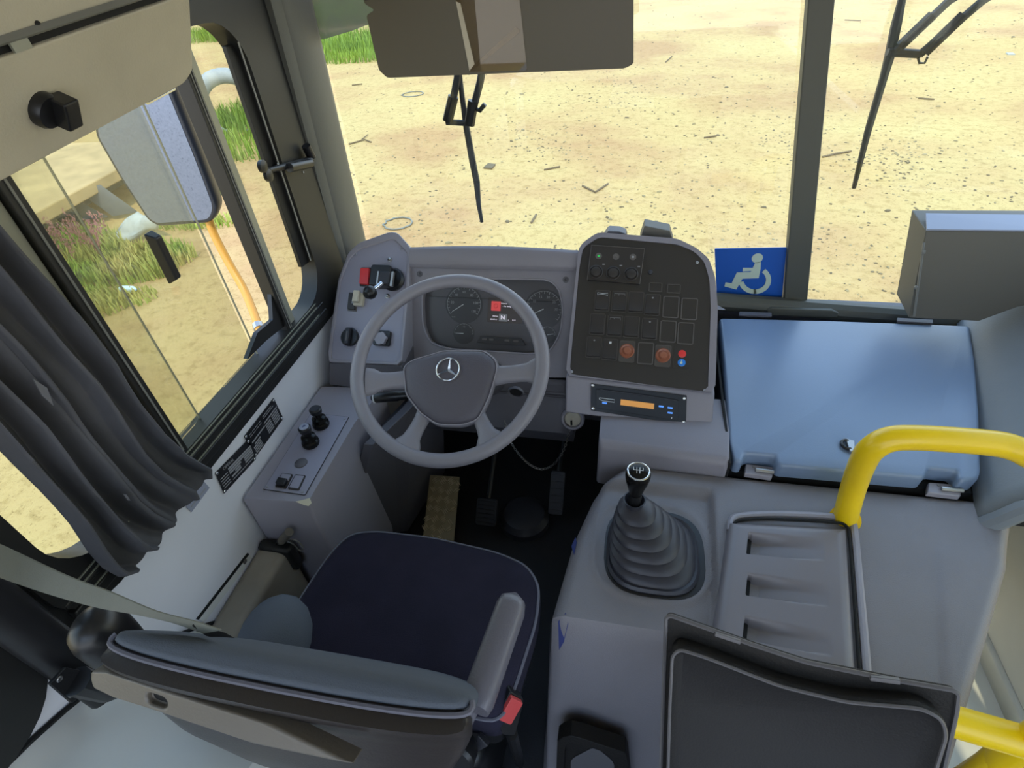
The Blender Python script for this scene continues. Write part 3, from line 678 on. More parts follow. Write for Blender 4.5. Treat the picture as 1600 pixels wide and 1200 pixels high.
gauge(849.5, 483, gr, [('5', 1/7), ('10', 2/7), ('15', 3/7), ('20', 4/7), ('25', 5/7), ('30', 6/7)], 215, -35, 207, 28)
gauge(855, 523, .024, [], 160, 0, 10, 8)
scn = obj('display', fprism(B(), FC, rrect(*(lambda p, q: (p[0], q[0], q[1], p[1]))(FC.px(763, 465, CB), FC.px(816, 506, CB)), .003), CB, CB+.002), 'lcd', ic_)
def rect_px(f, X0, Y0, X1, Y1, c, h): p, q = f.px(X0, Y0, c), f.px(X1, Y1, c); return fprism(B(), f, rrect(min(p[0], q[0]), max(p[0], q[0]), min(p[1], q[1]), max(p[1], q[1]), .001), c, c+h)
obj('warning_light', rect_px(FC, 768, 470.5, 782, 486, CB+.002, .0006), 'lcd_red', scn)
bm = B(); p, q = FC.px(775, 478, CB), 0; tube(bm, [FC.P(p[0]+.006*math.cos(k*PI/8), p[1]+.006*math.sin(k*PI/8), CB+.003) for k in range(16)], .0006, 4, closed=True); text(bm, FC, '!', .009, p[0], p[1], CB+.003); obj('warning_icon', bm, 'buckle_red', scn)
bm = B(); text(bm, FC, 'Freio de estac.', .0055, *FC.px(783.5, 474, CB), CB+.0024, align='LEFT'); text(bm, FC, '- Pos. desliga', .0055, *FC.px(785.5, 478.5, CB), CB+.0024, align='LEFT')
text(bm, FC, '70.0 km', .0055, *FC.px(774, 494, CB), CB+.0024); text(bm, FC, '001071.3', .0055, *FC.px(771.5, 499, CB), CB+.0024); text(bm, FC, 'P', .005, *FC.px(794.5, 500.5, CB), CB+.0024); text(bm, FC, '10:15', .005, *FC.px(803, 500.5, CB), CB+.0024)
obj('display_text', bm, 'lcd_white', scn)
obj('gear_box', rect_px(FC, 780, 490.5, 792, 502.5, CB+.002, .0004), 'grey_print', scn)
obj('gear_letter', text(B(), FC, 'N', .018, *FC.px(786, 496.5, CB), CB+.003), 'lcd_white', scn)
bs = obj('button_strip', fprism(B(), FC, rpoly(FC.pts([(746, 535), (752, 525), (816, 529), (822, 540)], CB), .003), CB, CB+.012), 'gauge', ic_, bevel=.001)
for X, Y in ((757, 529.8), (768, 530.6), (792, 532), (806, 533)):
    a, b_ = FC.px(X, Y, CB+.012); obj('menu_button', fprism(B(), FC, rrect(a-.0075, a+.0075, b_-.003, b_+.003, .002), CB+.012, CB+.014), 'switch_edge', bs)

# --- radio
rp = fRd.pts([(923.5, 599.2), (1072.8, 617.8), (1071.4, 663.5), (923.5, 641)])
rd = thing('car_radio', 'black car radio with amber display screwed into the fascia under the switch pod', 'radio', fRd.P(*rp[0]))
body = obj('radio_body', fprism(B(), fRd, rpoly(rp, .002), 0, .005), 'black_gloss', rd, bevel=.001)
obj('radio_face', fprism(B(), fRd, rpoly(fRd.pts([(931, 607.5), (1060, 625), (1059, 657), (931, 637)], .006), .002), .005, .011), 'black_gloss', rd, bevel=.001)
obj('disc_slot', tube(B(), [fRd.P(*fRd.px(X, Y, .011), .0112) for X, Y in ((938, 608.5), (1000, 616.5), (1057, 625.5))], .0013, 5), 'rubber', rd)
obj('radio_display', fprism(B(), fRd, fRd.pts([(970, 624), (1022.2, 630.8), (1021.7, 639.5), (969.3, 632.8)], .012), .011, .0118), 'lcd_amber', rd)
bm = B(); p = [fRd.px(X, Y, .011) for X, Y in ((936.5, 621.5), (960, 624.5), (960, 628.5), (943, 626.5), (936.5, 624))]; tube(bm, [fRd.P(a, b_, .012) for a, b_ in p+p[:1]], .0009, 5); obj('radio_logo', bm, 'white_print', rd)
for X, Y in ((944.7, 629.6), (1033, 635), (1047, 637.3), (1047, 645)):
    a, b_ = fRd.px(X, Y, .011); obj('radio_button', fprism(B(), fRd, rrect(a-.0065, a+.0065, b_-.0022, b_+.0022, .001), .011, .0125), 'led_blue', rd)
for X, Y in ((926, 602), (1068.5, 622.5), (1067.5, 659.5), (926.5, 638)): screw(fRd, *fRd.px(X, Y), .005, rd, .0042, 'chrome')
a, b_ = fRd.px(1049.5, 653, .011); obj('radio_mark', fbox(B(), fRd, a-.001, a+.001, b_-.002, b_+.002, .011, .0114), 'white_print', rd)

# --- ignition socket, hole, key on a chain
f = Fr((0, 1.198, .46), (1, 0, 0), (0, .05, .12)); a, b_ = f.px(895, 654)
bm = B(); lathe(bm, f, (a, b_), [(.036, -.004), (.036, .006), (.032, .010), (.027, .009), (.025, .002), (.025, .0)], 28); sk_ = obj('socket_ring', bm, 'dash', dash)
bm = B(); lathe(bm, f, (a, b_), [(.0248, .0), (.022, .003), (.012, .005)], 20); obj('socket_cap', bm, 'cover_panel', sk_)
t_ = thing('key_chain', 'thin metal chain hanging in a loop below the ignition socket', 'chain', aty(895, 664, 1.17))
key = [(789, 660), (793, 678), (800, 694), (812, 711), (828, 726), (845, 733), (862, 728), (876, 712), (884, 694), (889, 676), (894, 662)]
P_ = smooth([aty(x, y, 1.16+.02*k/10) for k, (x, y) in enumerate(key)], 8)
L = [0]
for p, q in zip(P_, P_[1:]): L.append(L[-1]+(q-p).length)
step = .0115; k = 0; s_ = 0
def at_len(s):
    for i in range(len(L)-1):
        if L[i+1] >= s: return P_[i].lerp(P_[i+1], (s-L[i])/(L[i+1]-L[i])), (P_[i+1]-P_[i]).normalized()
    return P_[-1], (P_[-1]-P_[-2]).normalized()
while s_ < L[-1]-.004 and k < 70:
    p, d = at_len(s_); n_ = d.cross(V((0, 1, 0))).normalized() if k % 2 else d.cross(d.cross(V((0, 1, 0)))).normalized()
    obj('chain_link', tube(B(), [p+d*.0072*math.cos(j*PI/5)+n_*.0036*math.sin(j*PI/5) for j in range(10)], .0013, 5, closed=True), 'steel', t_)
    s_ += step; k += 1
fk = Fr(aty(893, 660, 1.16), (1, 0, 0), (.1, -.3, 1)); obj('key_shank', fprism(B(), fk, rrect(-.003, .003, -.012, .014, .001), 0, .003), 'chrome', t_)
bm = B(); f = Fr((0, 1.19, 0), (1, 0, 0), (0, -.2, 1)); a, b_ = f.px(806, 612); lathe(bm, f, (a, b_), [(.022, 0), (.021, .006), (.017, .004), (.016, -.006)], 24)
o = obj('socket_ring', bm, 'dash_dark', dash); obj('socket_hole', lathe(B(), f, (a, b_), [(.017, .001), (.002, .0015)], 20), 'dark_void', o)

# --- shelf between radio pod and hatch
bm = B(); s0, s1, s2, s3 = atz(939, 655, .555), atz(1128, 672, .555), atz(1141, 722, .555), atz(935, 694, .555)
sh = rpoly([(s0.x, s0.y+.12), (s1.x+.03, s1.y+.12), (s2.x, s2.y), (s3.x, s3.y)], .012)
loft(bm, [[V((x, y, z)) for x, y in sh] for z in (.40, .535)]+[[V((x, y+(.008 if y < 1.05 else 0), .550)) for x, y in sh]]+[[V((x, y+(.022 if y < 1.05 else 0), .556)) for x, y in sh]])
obj('side_shelf', bm, 'dash', dash, angle=50)
bm = B(); q = atz(1130, 590, .56); prism3(bm, [V((.292, .98, .40)), V((.292, 1.64, .40)), V((.292, 1.64, .60)), V((.292, .98, .548))], (.006, 0, 0)); obj('shelf_side', bm, 'dark_void', dash)

# ================================================================== STEERING WHEEL
ph = rad(58)
WC = atz(699.5, 572, .79)
FW_ = Fr(WC, (1, 0, 0), (0, math.sin(ph), math.cos(ph)))
sw = thing('steering_wheel', 'large grey four-spoke steering wheel with a star badge on its pad', 'steering wheel', WC)
RR = .2325; N = 96
bm = B(); rings = []
for k in range(N):
    t__ = 2*PI*k/N; ca, sa = math.cos(t__), math.sin(t__)
    rings.append([FW_.P((RR+.0175*math.cos(j*PI/8))*ca, (RR+.0175*math.cos(j*PI/8))*sa, .0155*math.sin(j*PI/8)) for j in range(16)])
rings.append(rings[0]); loft(bm, rings, False, False); obj('rim', bm, 'wheel', sw)
def spoke(L0, L1, w0, w1, c0, c1, th=.022):
    """L0 hub end centre px, L1 rim end centre px"""
    a0, b0 = FW_.px(*L0, c0); a1, b1 = FW_.px(*L1, c1); d = V((a1-a0, b1-b0)).normalized(); n = V((-d.y, d.x)); rings = []
    for k in range(9):
        u = k/8; a, b_ = a0+(a1-a0)*u, b0+(b1-b0)*u; w_ = w0+(w1-w0)*u-.010*math.sin(PI*u); c = c0+(c1-c0)*u**1.5; tt = th*(1-.35*math.sin(PI*u*.5))
        if u > .85: w_ += .008
        rings.append([FW_.P(a+n.x*w_*x, b_+n.y*w_*x, c+tt*z) for x, z in ((-1, -.3), (-.92, .12), (-.6, .42), (0, .5), (.6, .42), (.92, .12), (1, -.3), (.7, -.6), (-.7, -.6))])
    bm = B(); loft(bm, rings); return obj('spoke', bm, 'wheel', sw, angle=60)
spoke((660, 590), (572, 596), .034, .030, -.026, -.006)
spoke((750, 588), (848, 578), .034, .030, -.026, -.006)
spoke((672, 628), (631, 702), .028, .030, -.032, .0)
spoke((735, 622), (768, 694), .026, .030, -.032, .0)
hubp = rpoly(FW_.pts([(628, 572), (640, 562), (694, 546), (757, 546), (776, 560), (779, 575), (766, 620), (748, 657), (722, 666), (682, 665), (655, 646), (632, 616)], -.012), .014)
hc = (sum(p[0] for p in hubp)/len(hubp), sum(p[1] for p in hubp)/len(hubp))
def scl(P2, k): return [(hc[0]+(p[0]-hc[0])*k, hc[1]+(p[1]-hc[1])*k) for p in P2]
bm = B(); loft(bm, [[FW_.P(a, b_, c) for a, b_ in scl(hubp, k)] for k, c in ((.7, -.075), (.93, -.055), (1.0, -.030), (1.0, -.018), (.975, -.014), (.96, -.016), (.955, -.020))]); obj('hub_shell', bm, 'wheel', sw, angle=50)
bm = B(); loft(bm, [[FW_.P(a, b_, c) for a, b_ in scl(hubp, k)] for k, c in ((.955, -.02), (.945, -.012), (.90, -.006), (.80, -.002), (.6, .001), (.3, .002))]); pad = obj('horn_pad', bm, 'wheel_pad', sw, angle=60)
bm = B(); tube(bm, [FW_.P(a, b_, -.0135) for a, b_ in resample(scl(hubp, .968), 90)], .0016, 6, closed=True); obj('pad_seam', bm, 'rim_plastic', sw)
ea, eb = FW_.px(700.5, 577.5, .002); er = .0285
em = obj('badge_dish', lathe(B(), FW_, (ea, eb), [(er*1.2, -.002), (er*1.18, .003), (er*1.02, .0035), (er*.98, .0015), (.002, .0015)], 40), 'wheel_pad', pad)
bm = B(); tube(bm, [FW_.P(ea+er*math.cos(k*PI/24), eb+er*math.sin(k*PI/24), .0045) for k in range(48)], .0023, 8, closed=True)
cc = FW_.P(ea, eb, .0075)
for ang in (90, 210, 330):
    t__ = rad(ang); tip = FW_.P(ea+er*math.cos(t__), eb+er*math.sin(t__), .004)
    l = FW_.P(ea+.0052*math.cos(t__+rad(60)), eb+.0052*math.sin(t__+rad(60)), .003); r = FW_.P(ea+.0052*math.cos(t__-rad(60)), eb+.0052*math.sin(t__-rad(60)), .003)
    tl_ = FW_.P(ea+er*math.cos(t__)-.0008*math.sin(t__), eb+er*math.sin(t__)+.0008*math.cos(t__), .003); tr_ = FW_.P(ea+er*math.cos(t__)+.0008*math.sin(t__), eb+er*math.sin(t__)-.0008*math.cos(t__), .003)
    v = [bm.verts.new(p) for p in (cc, tip, l, r, tl_, tr_)]
    for q in ((0, 2, 4, 1), (0, 1, 5, 3), (2, 0, 3), (2, 3, 5, 4), (4, 5, 1)):
        bm.faces.new([v[i] for i in q])
obj('star_badge', bm, 'chrome', pad, angle=10, label='chrome three-pointed star badge')
# column shroud and stalk
bm = B(); ca_ = FW_.P(0, -.01, -.05); cb = V((WC.x, 1.30, .50))
rings = []
for u, rx, ry in ((0, .045, .04), (.3, .06, .055), (.6, .075, .065), (1, .08, .07)):
    c = ca_.lerp(cb, u); rings.append([c+V((1, 0, 0))*rx*math.cos(k*PI/10)+FW_.v*ry*math.sin(k*PI/10) for k in range(20)])
loft(bm, rings); obj('column_shroud', bm, 'dash_dark', sw)
p0, p1 = FW_.P(*FW_.px(655, 616, -.09), -.09), FW_.P(*FW_.px(580, 622, -.08), -.08)
st = obj('stalk', tube(B(), [p0, p0.lerp(p1, .4), p0.lerp(p1, .45), p0.lerp(p1, .9), p1], [.011, .012, .014, .014, .006], 12), 'black', sw)
obj('stalk_tip', tube(B(), [p0.lerp(p1, .92), p0.lerp(p1, .95)], .0145, 12), 'white_print', st)

# ================================================================== SIDE CONSOLE
cs = thing('side_console', 'grey side console box under the window with two black pull knobs', 'console', (-.76, .85, 0))
z0 = .55
FS = Fr((0, 0, z0), (1, 0, 0), (0, 1, 0))
top = FS.pts([(400, 783), (481, 786), (556, 659), (600, 606), (520, 604), (488, 646)])
top[0] = (XW+.008, top[0][1]); top[-1] = (XW+.008, top[-1][1]+.02); top[-2] = (XW+.008, top[-2][1])
tp = rpoly(top, .008)
bm = B()
def flr(p): return (p[0]+(.0 if p[0] < -.85 else -.0), p[1])
loft(bm, [[V((a, b_, z)) for a, b_ in tp] for z in (0, .30, z0-.008)]+[[V((hx+(a-hx)*.975, hy+(b_-hy)*.985, z0)) for hx, hy in ((-.78, .9),) for a, b_ in tp]])
obj('console_body', bm, 'rim_plastic', cs, angle=30)
bm = B(); q = [FS.px(X, Y) for X, Y in ((545, 690), (575, 655))]
pA = V((top[1][0], top[1][1], z0)); 
Pp = [atz(583, 695, .50), atz(640, 640, .50), V((-.56, 1.32, .5)), V((-.62, 1.30, 0.0)), atz(636, 828, 0.02), atz(540, 842, 0.02)]
bm = B(); loft(bm, [[p+V((dx, 0, 0)) for p in Pp] for dx in (-.03, .0)]); obj('side_panel', bm, 'dash_dark', cs, bevel=.004)
plc = FS.pts([(412.5, 765), (477, 774), (545, 652.5), (486.5, 646.5)])
pc_ = obj('control_plate', fprism(B(), FS, rpoly(plc, .003), .0, .003), 'plate_blue', cs, bevel=.0006)
obj('plate_outline', tube(B(), [FS.P(a, b_, .0015) for a, b_ in rpoly(plc, .003)], .0014, 5, closed=True), 'black', pc_)
for X, Y in ((418, 762), (473, 770), (539, 656), (514, 653)): screw(FS, *FS.px(X, Y), .003, pc_, .0035)
for X, Y, tX, tY, mm in ((503, 666, 495, 651, 'rubber'), (487, 695, 478, 676, 'box_light')):
    a, b_ = FS.px(X, Y); g = obj('pull_knob', lathe(B(), FS, (a, b_), [(.022, .003), (.024, .008), (.023, .016), (.019, .020), (.021, .024), (.019, .034), (.011, .038), (.010, .052)], 24), 'black_gloss', cs)
    obj('knob_cap', lathe(B(), FS, (a, b_), [(.010, .050), (.016, .054), (.017, .066), (.014, .069), (.004, .069)], 24), 'black', g)
    obj('knob_disc', lathe(B(), FS, (a, b_), [(.013, .068), (.0125, .0702), (.005, .0704)], 20), mm, g)
    if mm == 'box_light': obj('parking_symbol', text(B(), FS, 'P', .014, a, b_, .0708), 'ink', g)
a, b_ = FS.px(471, 725); obj('plug', lathe(B(), FS, (a, b_), [(.017, .003), (.016, .006), (.010, .009), (.002, .010)], 20), 'dash_dark', pc_)
def prock(L, kind):
    P_ = FS.pts(L, .004); r_ = obj('rocker_switch' if kind else 'blank_cover', fprism(B(), FS, rpoly(P_, .003), .003, .007), 'switch', cs, bevel=.0006)
    c = (sum(p[0] for p in P_)/4, sum(p[1] for p in P_)/4); inner = [(c[0]+(p[0]-c[0])*.82, c[1]+(p[1]-c[1])*.84) for p in P_]
    if kind:
        h0 = [inner[0], inner[1], ((inner[1][0]+inner[2][0])/2, (inner[1][1]+inner[2][1])/2), ((inner[0][0]+inner[3][0])/2, (inner[0][1]+inner[3][1])/2)]
        h1 = [h0[3], h0[2], inner[2], inner[3]]
        obj('rocker', fprism(B(), FS, h0, .007, .018), 'black', r_, bevel=.002); obj('rocker_light', fprism(B(), FS, h1, .007, .009), 'plate_blue', r_)
    else: obj('cover_face', fprism(B(), FS, inner, .007, .0076), 'plate_blue', r_)
prock([(430, 761), (447, 764), (458, 742), (441, 740)], 1); prock([(450, 764), (467, 766.5), (478, 743.5), (462, 742)], 0)
bm = B(); q = V((top[1][0], top[1][1], z0)); P_ = [q+V((-.045, -.001, -.001)), q+V((-.004, -.004, -.002)), q+V((.003, .03, -.002)), q+V((.004, .012, -.014)), q+V((.002, -.002, -.022)), q+V((-.014, -.004, -.012))]
q0 = atz(481, 786, z0+.001); chip = [atz(X, Y, z0+.0008) for X, Y in ((462, 784), (478, 780), (484, 778), (487, 786), (482, 791), (474, 789))]
prism3(bm, chip, (0, 0, .0006)); obj('paint_chip', bm, 'paint_chip', cs)
fb_ = Fr((0, top[1][1]-.0015, 0), (1, 0, 0), (0, 0, 1))
a, b_ = fb_.px(426, 805); obj('round_plug', lathe(B(), fb_, (a, b_), [(.013, 0), (.013, .004), (.008, .005), (.007, .003)], 18), 'rubber', cs)
screw(fb_, *fb_.px(458, 811), 0, cs, .004)
# handle below the console, black holder and wires
t_ = thing('release_lever', 'grey-tipped lever with a wire loop at the foot of the side console', 'lever', aty(430, 850, top[1][1]-.03))
P_ = [aty(X, Y, top[1][1]-.03) for X, Y in ((424, 857), (440, 845), (452, 831))]
obj('lever_rod', tube(B(), P_[:2], .006, 8), 'black', t_); obj('lever_grip', tube(B(), [P_[1], P_[1].lerp(P_[2], .5), P_[2]], [.011, .012, .011], 12), 'bar', t_)
obj('wire', tube(B(), smooth([aty(X, Y, top[1][1]-.03) for X, Y in ((446, 842), (458, 843), (468, 848), (474, 857), (468, 860), (458, 850), (449, 846))], 5), .002, 6), 'frame_line', t_)
bm = B(); box(bm, (-.895, .66, .30), (-.80, top[0][1]-.005, .395)); struct('trim_18', bm, 'frame_black', bevel=.01)

# ================================================================== DRIVER SEAT
seat = thing('driver_seat', 'driver seat with dark navy fabric cushion and black plastic shell back', 'seat', (-.4, .45, 0))
oc = rpoly([(-.665, .34), (-.655, .52), (-.640, .62), (-.615, .685), (-.55, .702), (-.40, .704), (-.24, .688), (-.165, .665), (-.130, .62), (-.124, .54), (-.145, .40), (-.16, .34)], .03)
hc2 = (-.395, .50)
def sc2(k, z, kx=None): return [V((hc2[0]+(a-hc2[0])*(kx or k), hc2[1]+(b_-hc2[1])*k, z)) for a, b_ in oc]
bm = B(); loft(bm, [sc2(.93, .375), sc2(.99, .39), sc2(1.01, .43), sc2(1.0, .470), sc2(.985, .482), sc2(.95, .492), sc2(.85, .500), sc2(.6, .500), sc2(.3, .498)]); cu = obj('cushion', bm, 'fabric', seat, angle=60)
bm = B(); tube(bm, sc2(.996, .480), .0035, 6, closed=True); obj('piping', bm, 'piping', cu)
bm = B(); loft(bm, [sc2(.96, .33), sc2(.98, .385)]); obj('seat_pan', bm, 'black', seat)
bm = B(); box(bm, (-.60, .30, .0), (-.20, .62, .33)); obj('seat_base', bm, 'black', seat, bevel=.03)
def brow(z, dy, hw, hd, kx=0, ex=3.2, n=40):
    out_ = []; v = (z-.45)/.5; yc = .372-.175*v+dy
    for k in range(n):
        t__ = 2*PI*k/n; c, s = math.cos(t__), math.sin(t__)
        x = hw*math.copysign(abs(c)**(2/ex), c); y = hd*math.copysign(abs(s)**(2/ex), s)
        out_.append(V((-.362-.02*(1-v)+x, yc+y+.05*x*x, z)))
    return out_
bm = B(); loft(bm, [brow(z, .012, hw, hd) for z, hw, hd in ((.45, .16, .030), (.6, .185, .034), (.8, .218, .030), (.90, .232, .024), (.935, .233, .019), (.948, .231, .0165), (.956, .224, .012), (.958, .215, .007))]); br_ = obj('backrest', bm, 'fabric_side', seat, angle=60)
bm = B(); loft(bm, [brow(z, dy, hw, hd) for z, dy, hw, hd in ((.38, -.07, .13, .03), (.45, -.07, .14, .04), (.6, -.080, .165, .05), (.7, -.070, .180, .055), (.8, -.050, .208, .048), (.86, -.034, .224, .036), (.885, -.022, .232, .027), (.925, -.012, .236, .025), (.942, -.010, .235, .024), (.948, -.010, .232, .020))]); sh_ = obj('back_shell', bm, 'shell', seat, angle=60)
bm = B(); tube(bm, brow(.948, .008, .235, .018)[19:]+brow(.948, .008, .235, .018)[:2], .0034, 6); obj('back_piping', bm, 'piping', br_)
bm = B(); blob(bm, (-.600, .372, .585), (.060, .085, .085), 18, 12); obj('side_bolster', bm, 'fabric_side', seat)
# grey bar across the back with a slot
fbr = Fr(atz(160, 1043, .915)+V((0, -.006, 0)), atz(565, 1172, .915)-atz(160, 1043, .915), (0, .6, 1))
bm = B(); Lb = (atz(565, 1172, .915)-atz(160, 1043, .915)).length
ring_panel(bm, fbr, rrect(0, Lb, -.016, .016, .012), rrect(.088, .118, -.009, .007, .0075), .012, .002, back=True, n=60, cedge=-.010)
bb = obj('back_bar', bm, 'bar', seat, bevel=.004); obj('slot_hole', fprism(B(), fbr, rrect(.089, .117, -.0095, .0075, .0075), .002, .003), 'dark_void', bb)
# right armrest
a0, a1 = atz(806, 928, .69), atz(742, 1108, .66)
d = (a1-a0).normalized(); s_ = d.cross(V((0, 0, 1))).normalized(); rings = []
for k in range(15):
    u = k/14; p = a0.lerp(a1, u); e_ = min(1, u*7+.0); ww = .026*(math.sqrt(max(0.02, 1-(1-e_)**2))); hh = .024*(math.sqrt(max(.05, 1-(1-e_)**2)))
    if u > .93: ww *= .85; hh *= .85
    rings.append([p+s_*ww*math.copysign(abs(math.cos(j*PI/10))**.65, math.cos(j*PI/10))+V((0, 0, 1))*hh*math.copysign(abs(math.sin(j*PI/10))**.65, math.sin(j*PI/10)) for j in range(20)])
bm = B(); loft(bm, rings); ar = obj('armrest', bm, 'arm', seat, angle=60, label='grey padded right armrest, lowered')
p, q = a1+V((-.002, .02, -.01)), atz(690, 1215, .50)
obj('armrest_tube', tube(B(), [p, q], .011, 12), 'arm', ar)
obj('armrest_joint', tube(B(), [q+V((-.05, .005, .01)), q+V((-.02, .005, .01))], .03, 20), 'black', ar)
f = Fr(atz(715, 1182, .42), (1, 0, 0), (0, .5, 1)); bm = B(); lathe(bm, f, (0, 0), [(.030, -.03), (.034, -.02), (.034, .01), (.028, .016), (.010, .016)], 24); kk = obj('recline_knob', bm, 'black', seat)
f2 = Fr(atz(745, 1160, .40), (.6, 0, .2), (0, .7, 1)); bm = B(); fprism(bm, f2, [(-.01, -.02), (.028, .0), (.01, .02)], -.005, .008); obj('small_lever', bm, 'rubber', seat, bevel=.002)
# left armrest folded up
al = thing
c0 = atz(142, 990, .90)
bm = B(); prof = [(.62, .016, .02), (.70, .020, .025), (.80, .026, .032), (.86, .030, .036), (.90, .031, .037), (.918, .027, .033), (.930, .017, .022), (.934, .006, .010)]
loft(bm, [[V((c0.x+.008+rx*math.cos(k*PI/12), c0.y+.006+ry*math.sin(k*PI/12), z)) for k in range(24)] for z, rx, ry in prof])
la = obj('armrest', bm, 'black', seat, angle=60, label='black left armrest, folded upright')
obj('armrest_joint', tube(B(), [(c0.x+.01, c0.y-.01, .80), (-.58, .22, .80)], .022, 14), 'black', la)
# belt: webbing and buckle
sb = thing('seat_belt', 'grey seat belt strap crossing from the window side to the driver seat back', 'seat belt', atz(100, 915, .9))
top_e = [(-140, 790), (0, 852), (101, 899), (171, 925), (240, 954), (307, 972), (345, 985)]; bot_e = [(-140, 852), (0, 903), (80, 930), (149, 949), (213, 961), (267, 973), (318, 990)]
zz = [1.12, 1.05, 1.015, .995, .98, .968, .955]
bm = B(); T = smooth([atz(x, y, z) for (x, y), z in zip(top_e, zz)], 5); Bo = smooth([atz(x, y, z-.012) for (x, y), z in zip(bot_e, zz)], 5)
loft(bm, [[a, b_, b_+V((0, .002, -.002)), a+V((0, .002, -.002))] for a, b_ in zip(T, Bo)]); obj('webbing', bm, 'belt', sb)
bm = B(); T = [atz(X, Y, z) for (X, Y), z in zip(((300, 978), (350, 992), (396, 1018), (432, 1038)), (.962, .90, .82, .74))]; loft(bm, [[p, p+V((0, .004, -.035)), p+V((0, .007, -.035)), p+V((0, .003, 0))] for p in T]); obj('lower_strap', bm, 'black', sb)
bk = thing('belt_buckle', 'red and black seat belt buckle beside the right armrest', 'buckle', atz(800, 1110, .45))
fb2 = Fr(atz(798, 1107, .47), atz(812, 1100, .47)-atz(785, 1113, .47), (0, .5, .9))
P_ = fb2.pts([(777, 1119), (797, 1084), (815, 1093), (796, 1127)]); obj('buckle_button', fprism(B(), fb2, rpoly(P_, .004), .0, .010), 'buckle_red', bk, bevel=.002)
P_ = fb2.pts([(776, 1122), (798, 1081), (819, 1094), (812, 1125), (805, 1150), (786, 1150)]); obj('buckle_body', fprism(B(), fb2, rpoly(P_, .006), -.022, -.001), 'black', bk, bevel=.003)
obj('buckle_stalk', tube(B(), [fb2.P(*fb2.px(800, 1148, -.01), -.012), atz(806, 1170, .25), atz(812, 1190, .05)], .012, 8), 'black', bk)

# ================================================================== ENGINE COVER
ec = thing('engine_cover', 'large grey moulded engine cover with a raised right side between seat and door', 'engine cover', (.3, .65, 0))
YF, YB = .985, -.25
def lerp_tab(t__, tab):
    for (a, va), (b_, vb) in zip(tab, tab[1:]):
        if t__ <= b_: return va+(vb-va)*max(0, min(1, (t__-a)/(b_-a)))
    return tab[-1][1]
XLt = [(-.3, -.06), (.29, -.075), (.45, -.092), (.56, -.094), (.75, -.068), (.88, -.032), (.92, -.014), (.95, .012), (.97, .03), (.985, .06)]
XRt = [(-.3, .42), (.20, .50), (.394, .585), (.643, .742), (.80, .84), (.93, .905), (.985, .915)]
def sstep(a, b_, x): t__ = max(0, min(1, (x-a)/(b_-a))); return t__*t__*(3-2*t__)
XSt = [(-.3, .19), (.55, .232), (.74, .243), (.94, .252)]
def ztop(x, y):
    xs = lerp_tab(y, XSt)
    z = .500
    # lower left field around the gear lever
    low_ = (1-sstep(xs-.006, xs+.012, x))*(1-sstep(.905, .935, y))
    z -= .020*low_
    # left field falls away towards the back
    back = (1-sstep(.50, .575, y))
    lf = 1-sstep(xs-.01, xs+.02, x)
    drop = 0
    if y < .56: drop = min(.44, (.56-y)**1.15*3.6)
    z -= lf*drop
    # ring around the boot hole
    dx, dy = (x-.108)/.128, (y-.752)/.128
    r = (abs(dx)**3+abs(dy)**3)**(1/3)
    if low_ > .9: z += .004*math.exp(-((r-1.0)/.05)**2)
    # crease on the right
    xc = .60+.31*(y-.45)
    z += .004*sstep(xc-.01, xc+.01, x)*(1-sstep(.80, .86, y))
    # soft roll at the front edge and left edge
    xl, xr = lerp_tab(y, XLt), lerp_tab(y, XRt)
    ed = max(0, 1-(x-xl)/.03); z -= .018*ed*ed
    ed = max(0, 1-(xr-x)/.025); z -= .014*ed*ed
    ed = max(0, 1-(YF-y)/.02); z -= .012*ed*ed
    return z
def ecf(u, v):
    y = YF+(YB-YF)*v
    xl, xr = lerp_tab(y, XLt), lerp_tab(y, XRt)
    if u < .08: k = u/.08; return V((xl-.004-.012*(1-k), y, ztop(xl, y)*k-.0*(1-k)-.004*(1-k)*k))
    if u > .94: k = (1-u)/.06; return V((xr+.004+.02*(1-k), y, -.34+(ztop(xr, y)+.34)*k))
    k = (u-.08)/.86; x = xl+(xr-xl)*k; return V((x, y, ztop(x, y)))
bm = B(); grid(bm, 150, 160, ecf)
vs0 = [ecf(i/150, 0) for i in range(151)]
grid(bm, 150, 3, lambda u, v: (lambda p: V((p.x, p.y, p.z*(1-v)+min(p.z, -.0)*v)))(ecf(u, 0)))
obj('cover_body', bm, 'cover', ec, angle=45)
# blue scuffs
for L in (((872, 968), (884, 960), (888, 972), (881, 985), (873, 990)), ((893, 850), (899, 836), (901, 846), (897, 866))):
    q = [atz(X, Y, .475) for X, Y in L]; obj('scuff', prism3(B(), [V((p.x, p.y, ztop(max(p.x, lerp_tab(p.y, XLt)+.002), p.y)-.001)) for p in q], (0, 0, .004)), 'ink', ec)
# recessed tray at the rear foot
ft = Fr((0, .40, .12), (1, 0, 0), (0, .11, .9))
tr_ = [ft.px(X, Y) for X, Y in ((872, 1145), (895, 1140), (980, 1168), (990, 1260), (868, 1260))]
bm = B(); i_ = [ft.px(X, Y) for X, Y in ((884, 1155), (897, 1150), (965, 1174), (972, 1250), (880, 1250))]
ring_panel(bm, ft, tr_, i_, .012, .0, back=True, n=48, cedge=-.02); obj('recessed_tray', bm, 'tray', ec, bevel=.002)
obj('tray_dust', fprism(B(), ft, rpoly([ft.px(X, Y) for X, Y in ((892, 1185), (930, 1165), (960, 1190), (958, 1230), (892, 1230))], .02), .001, .0018), 'tray_edge', ec)
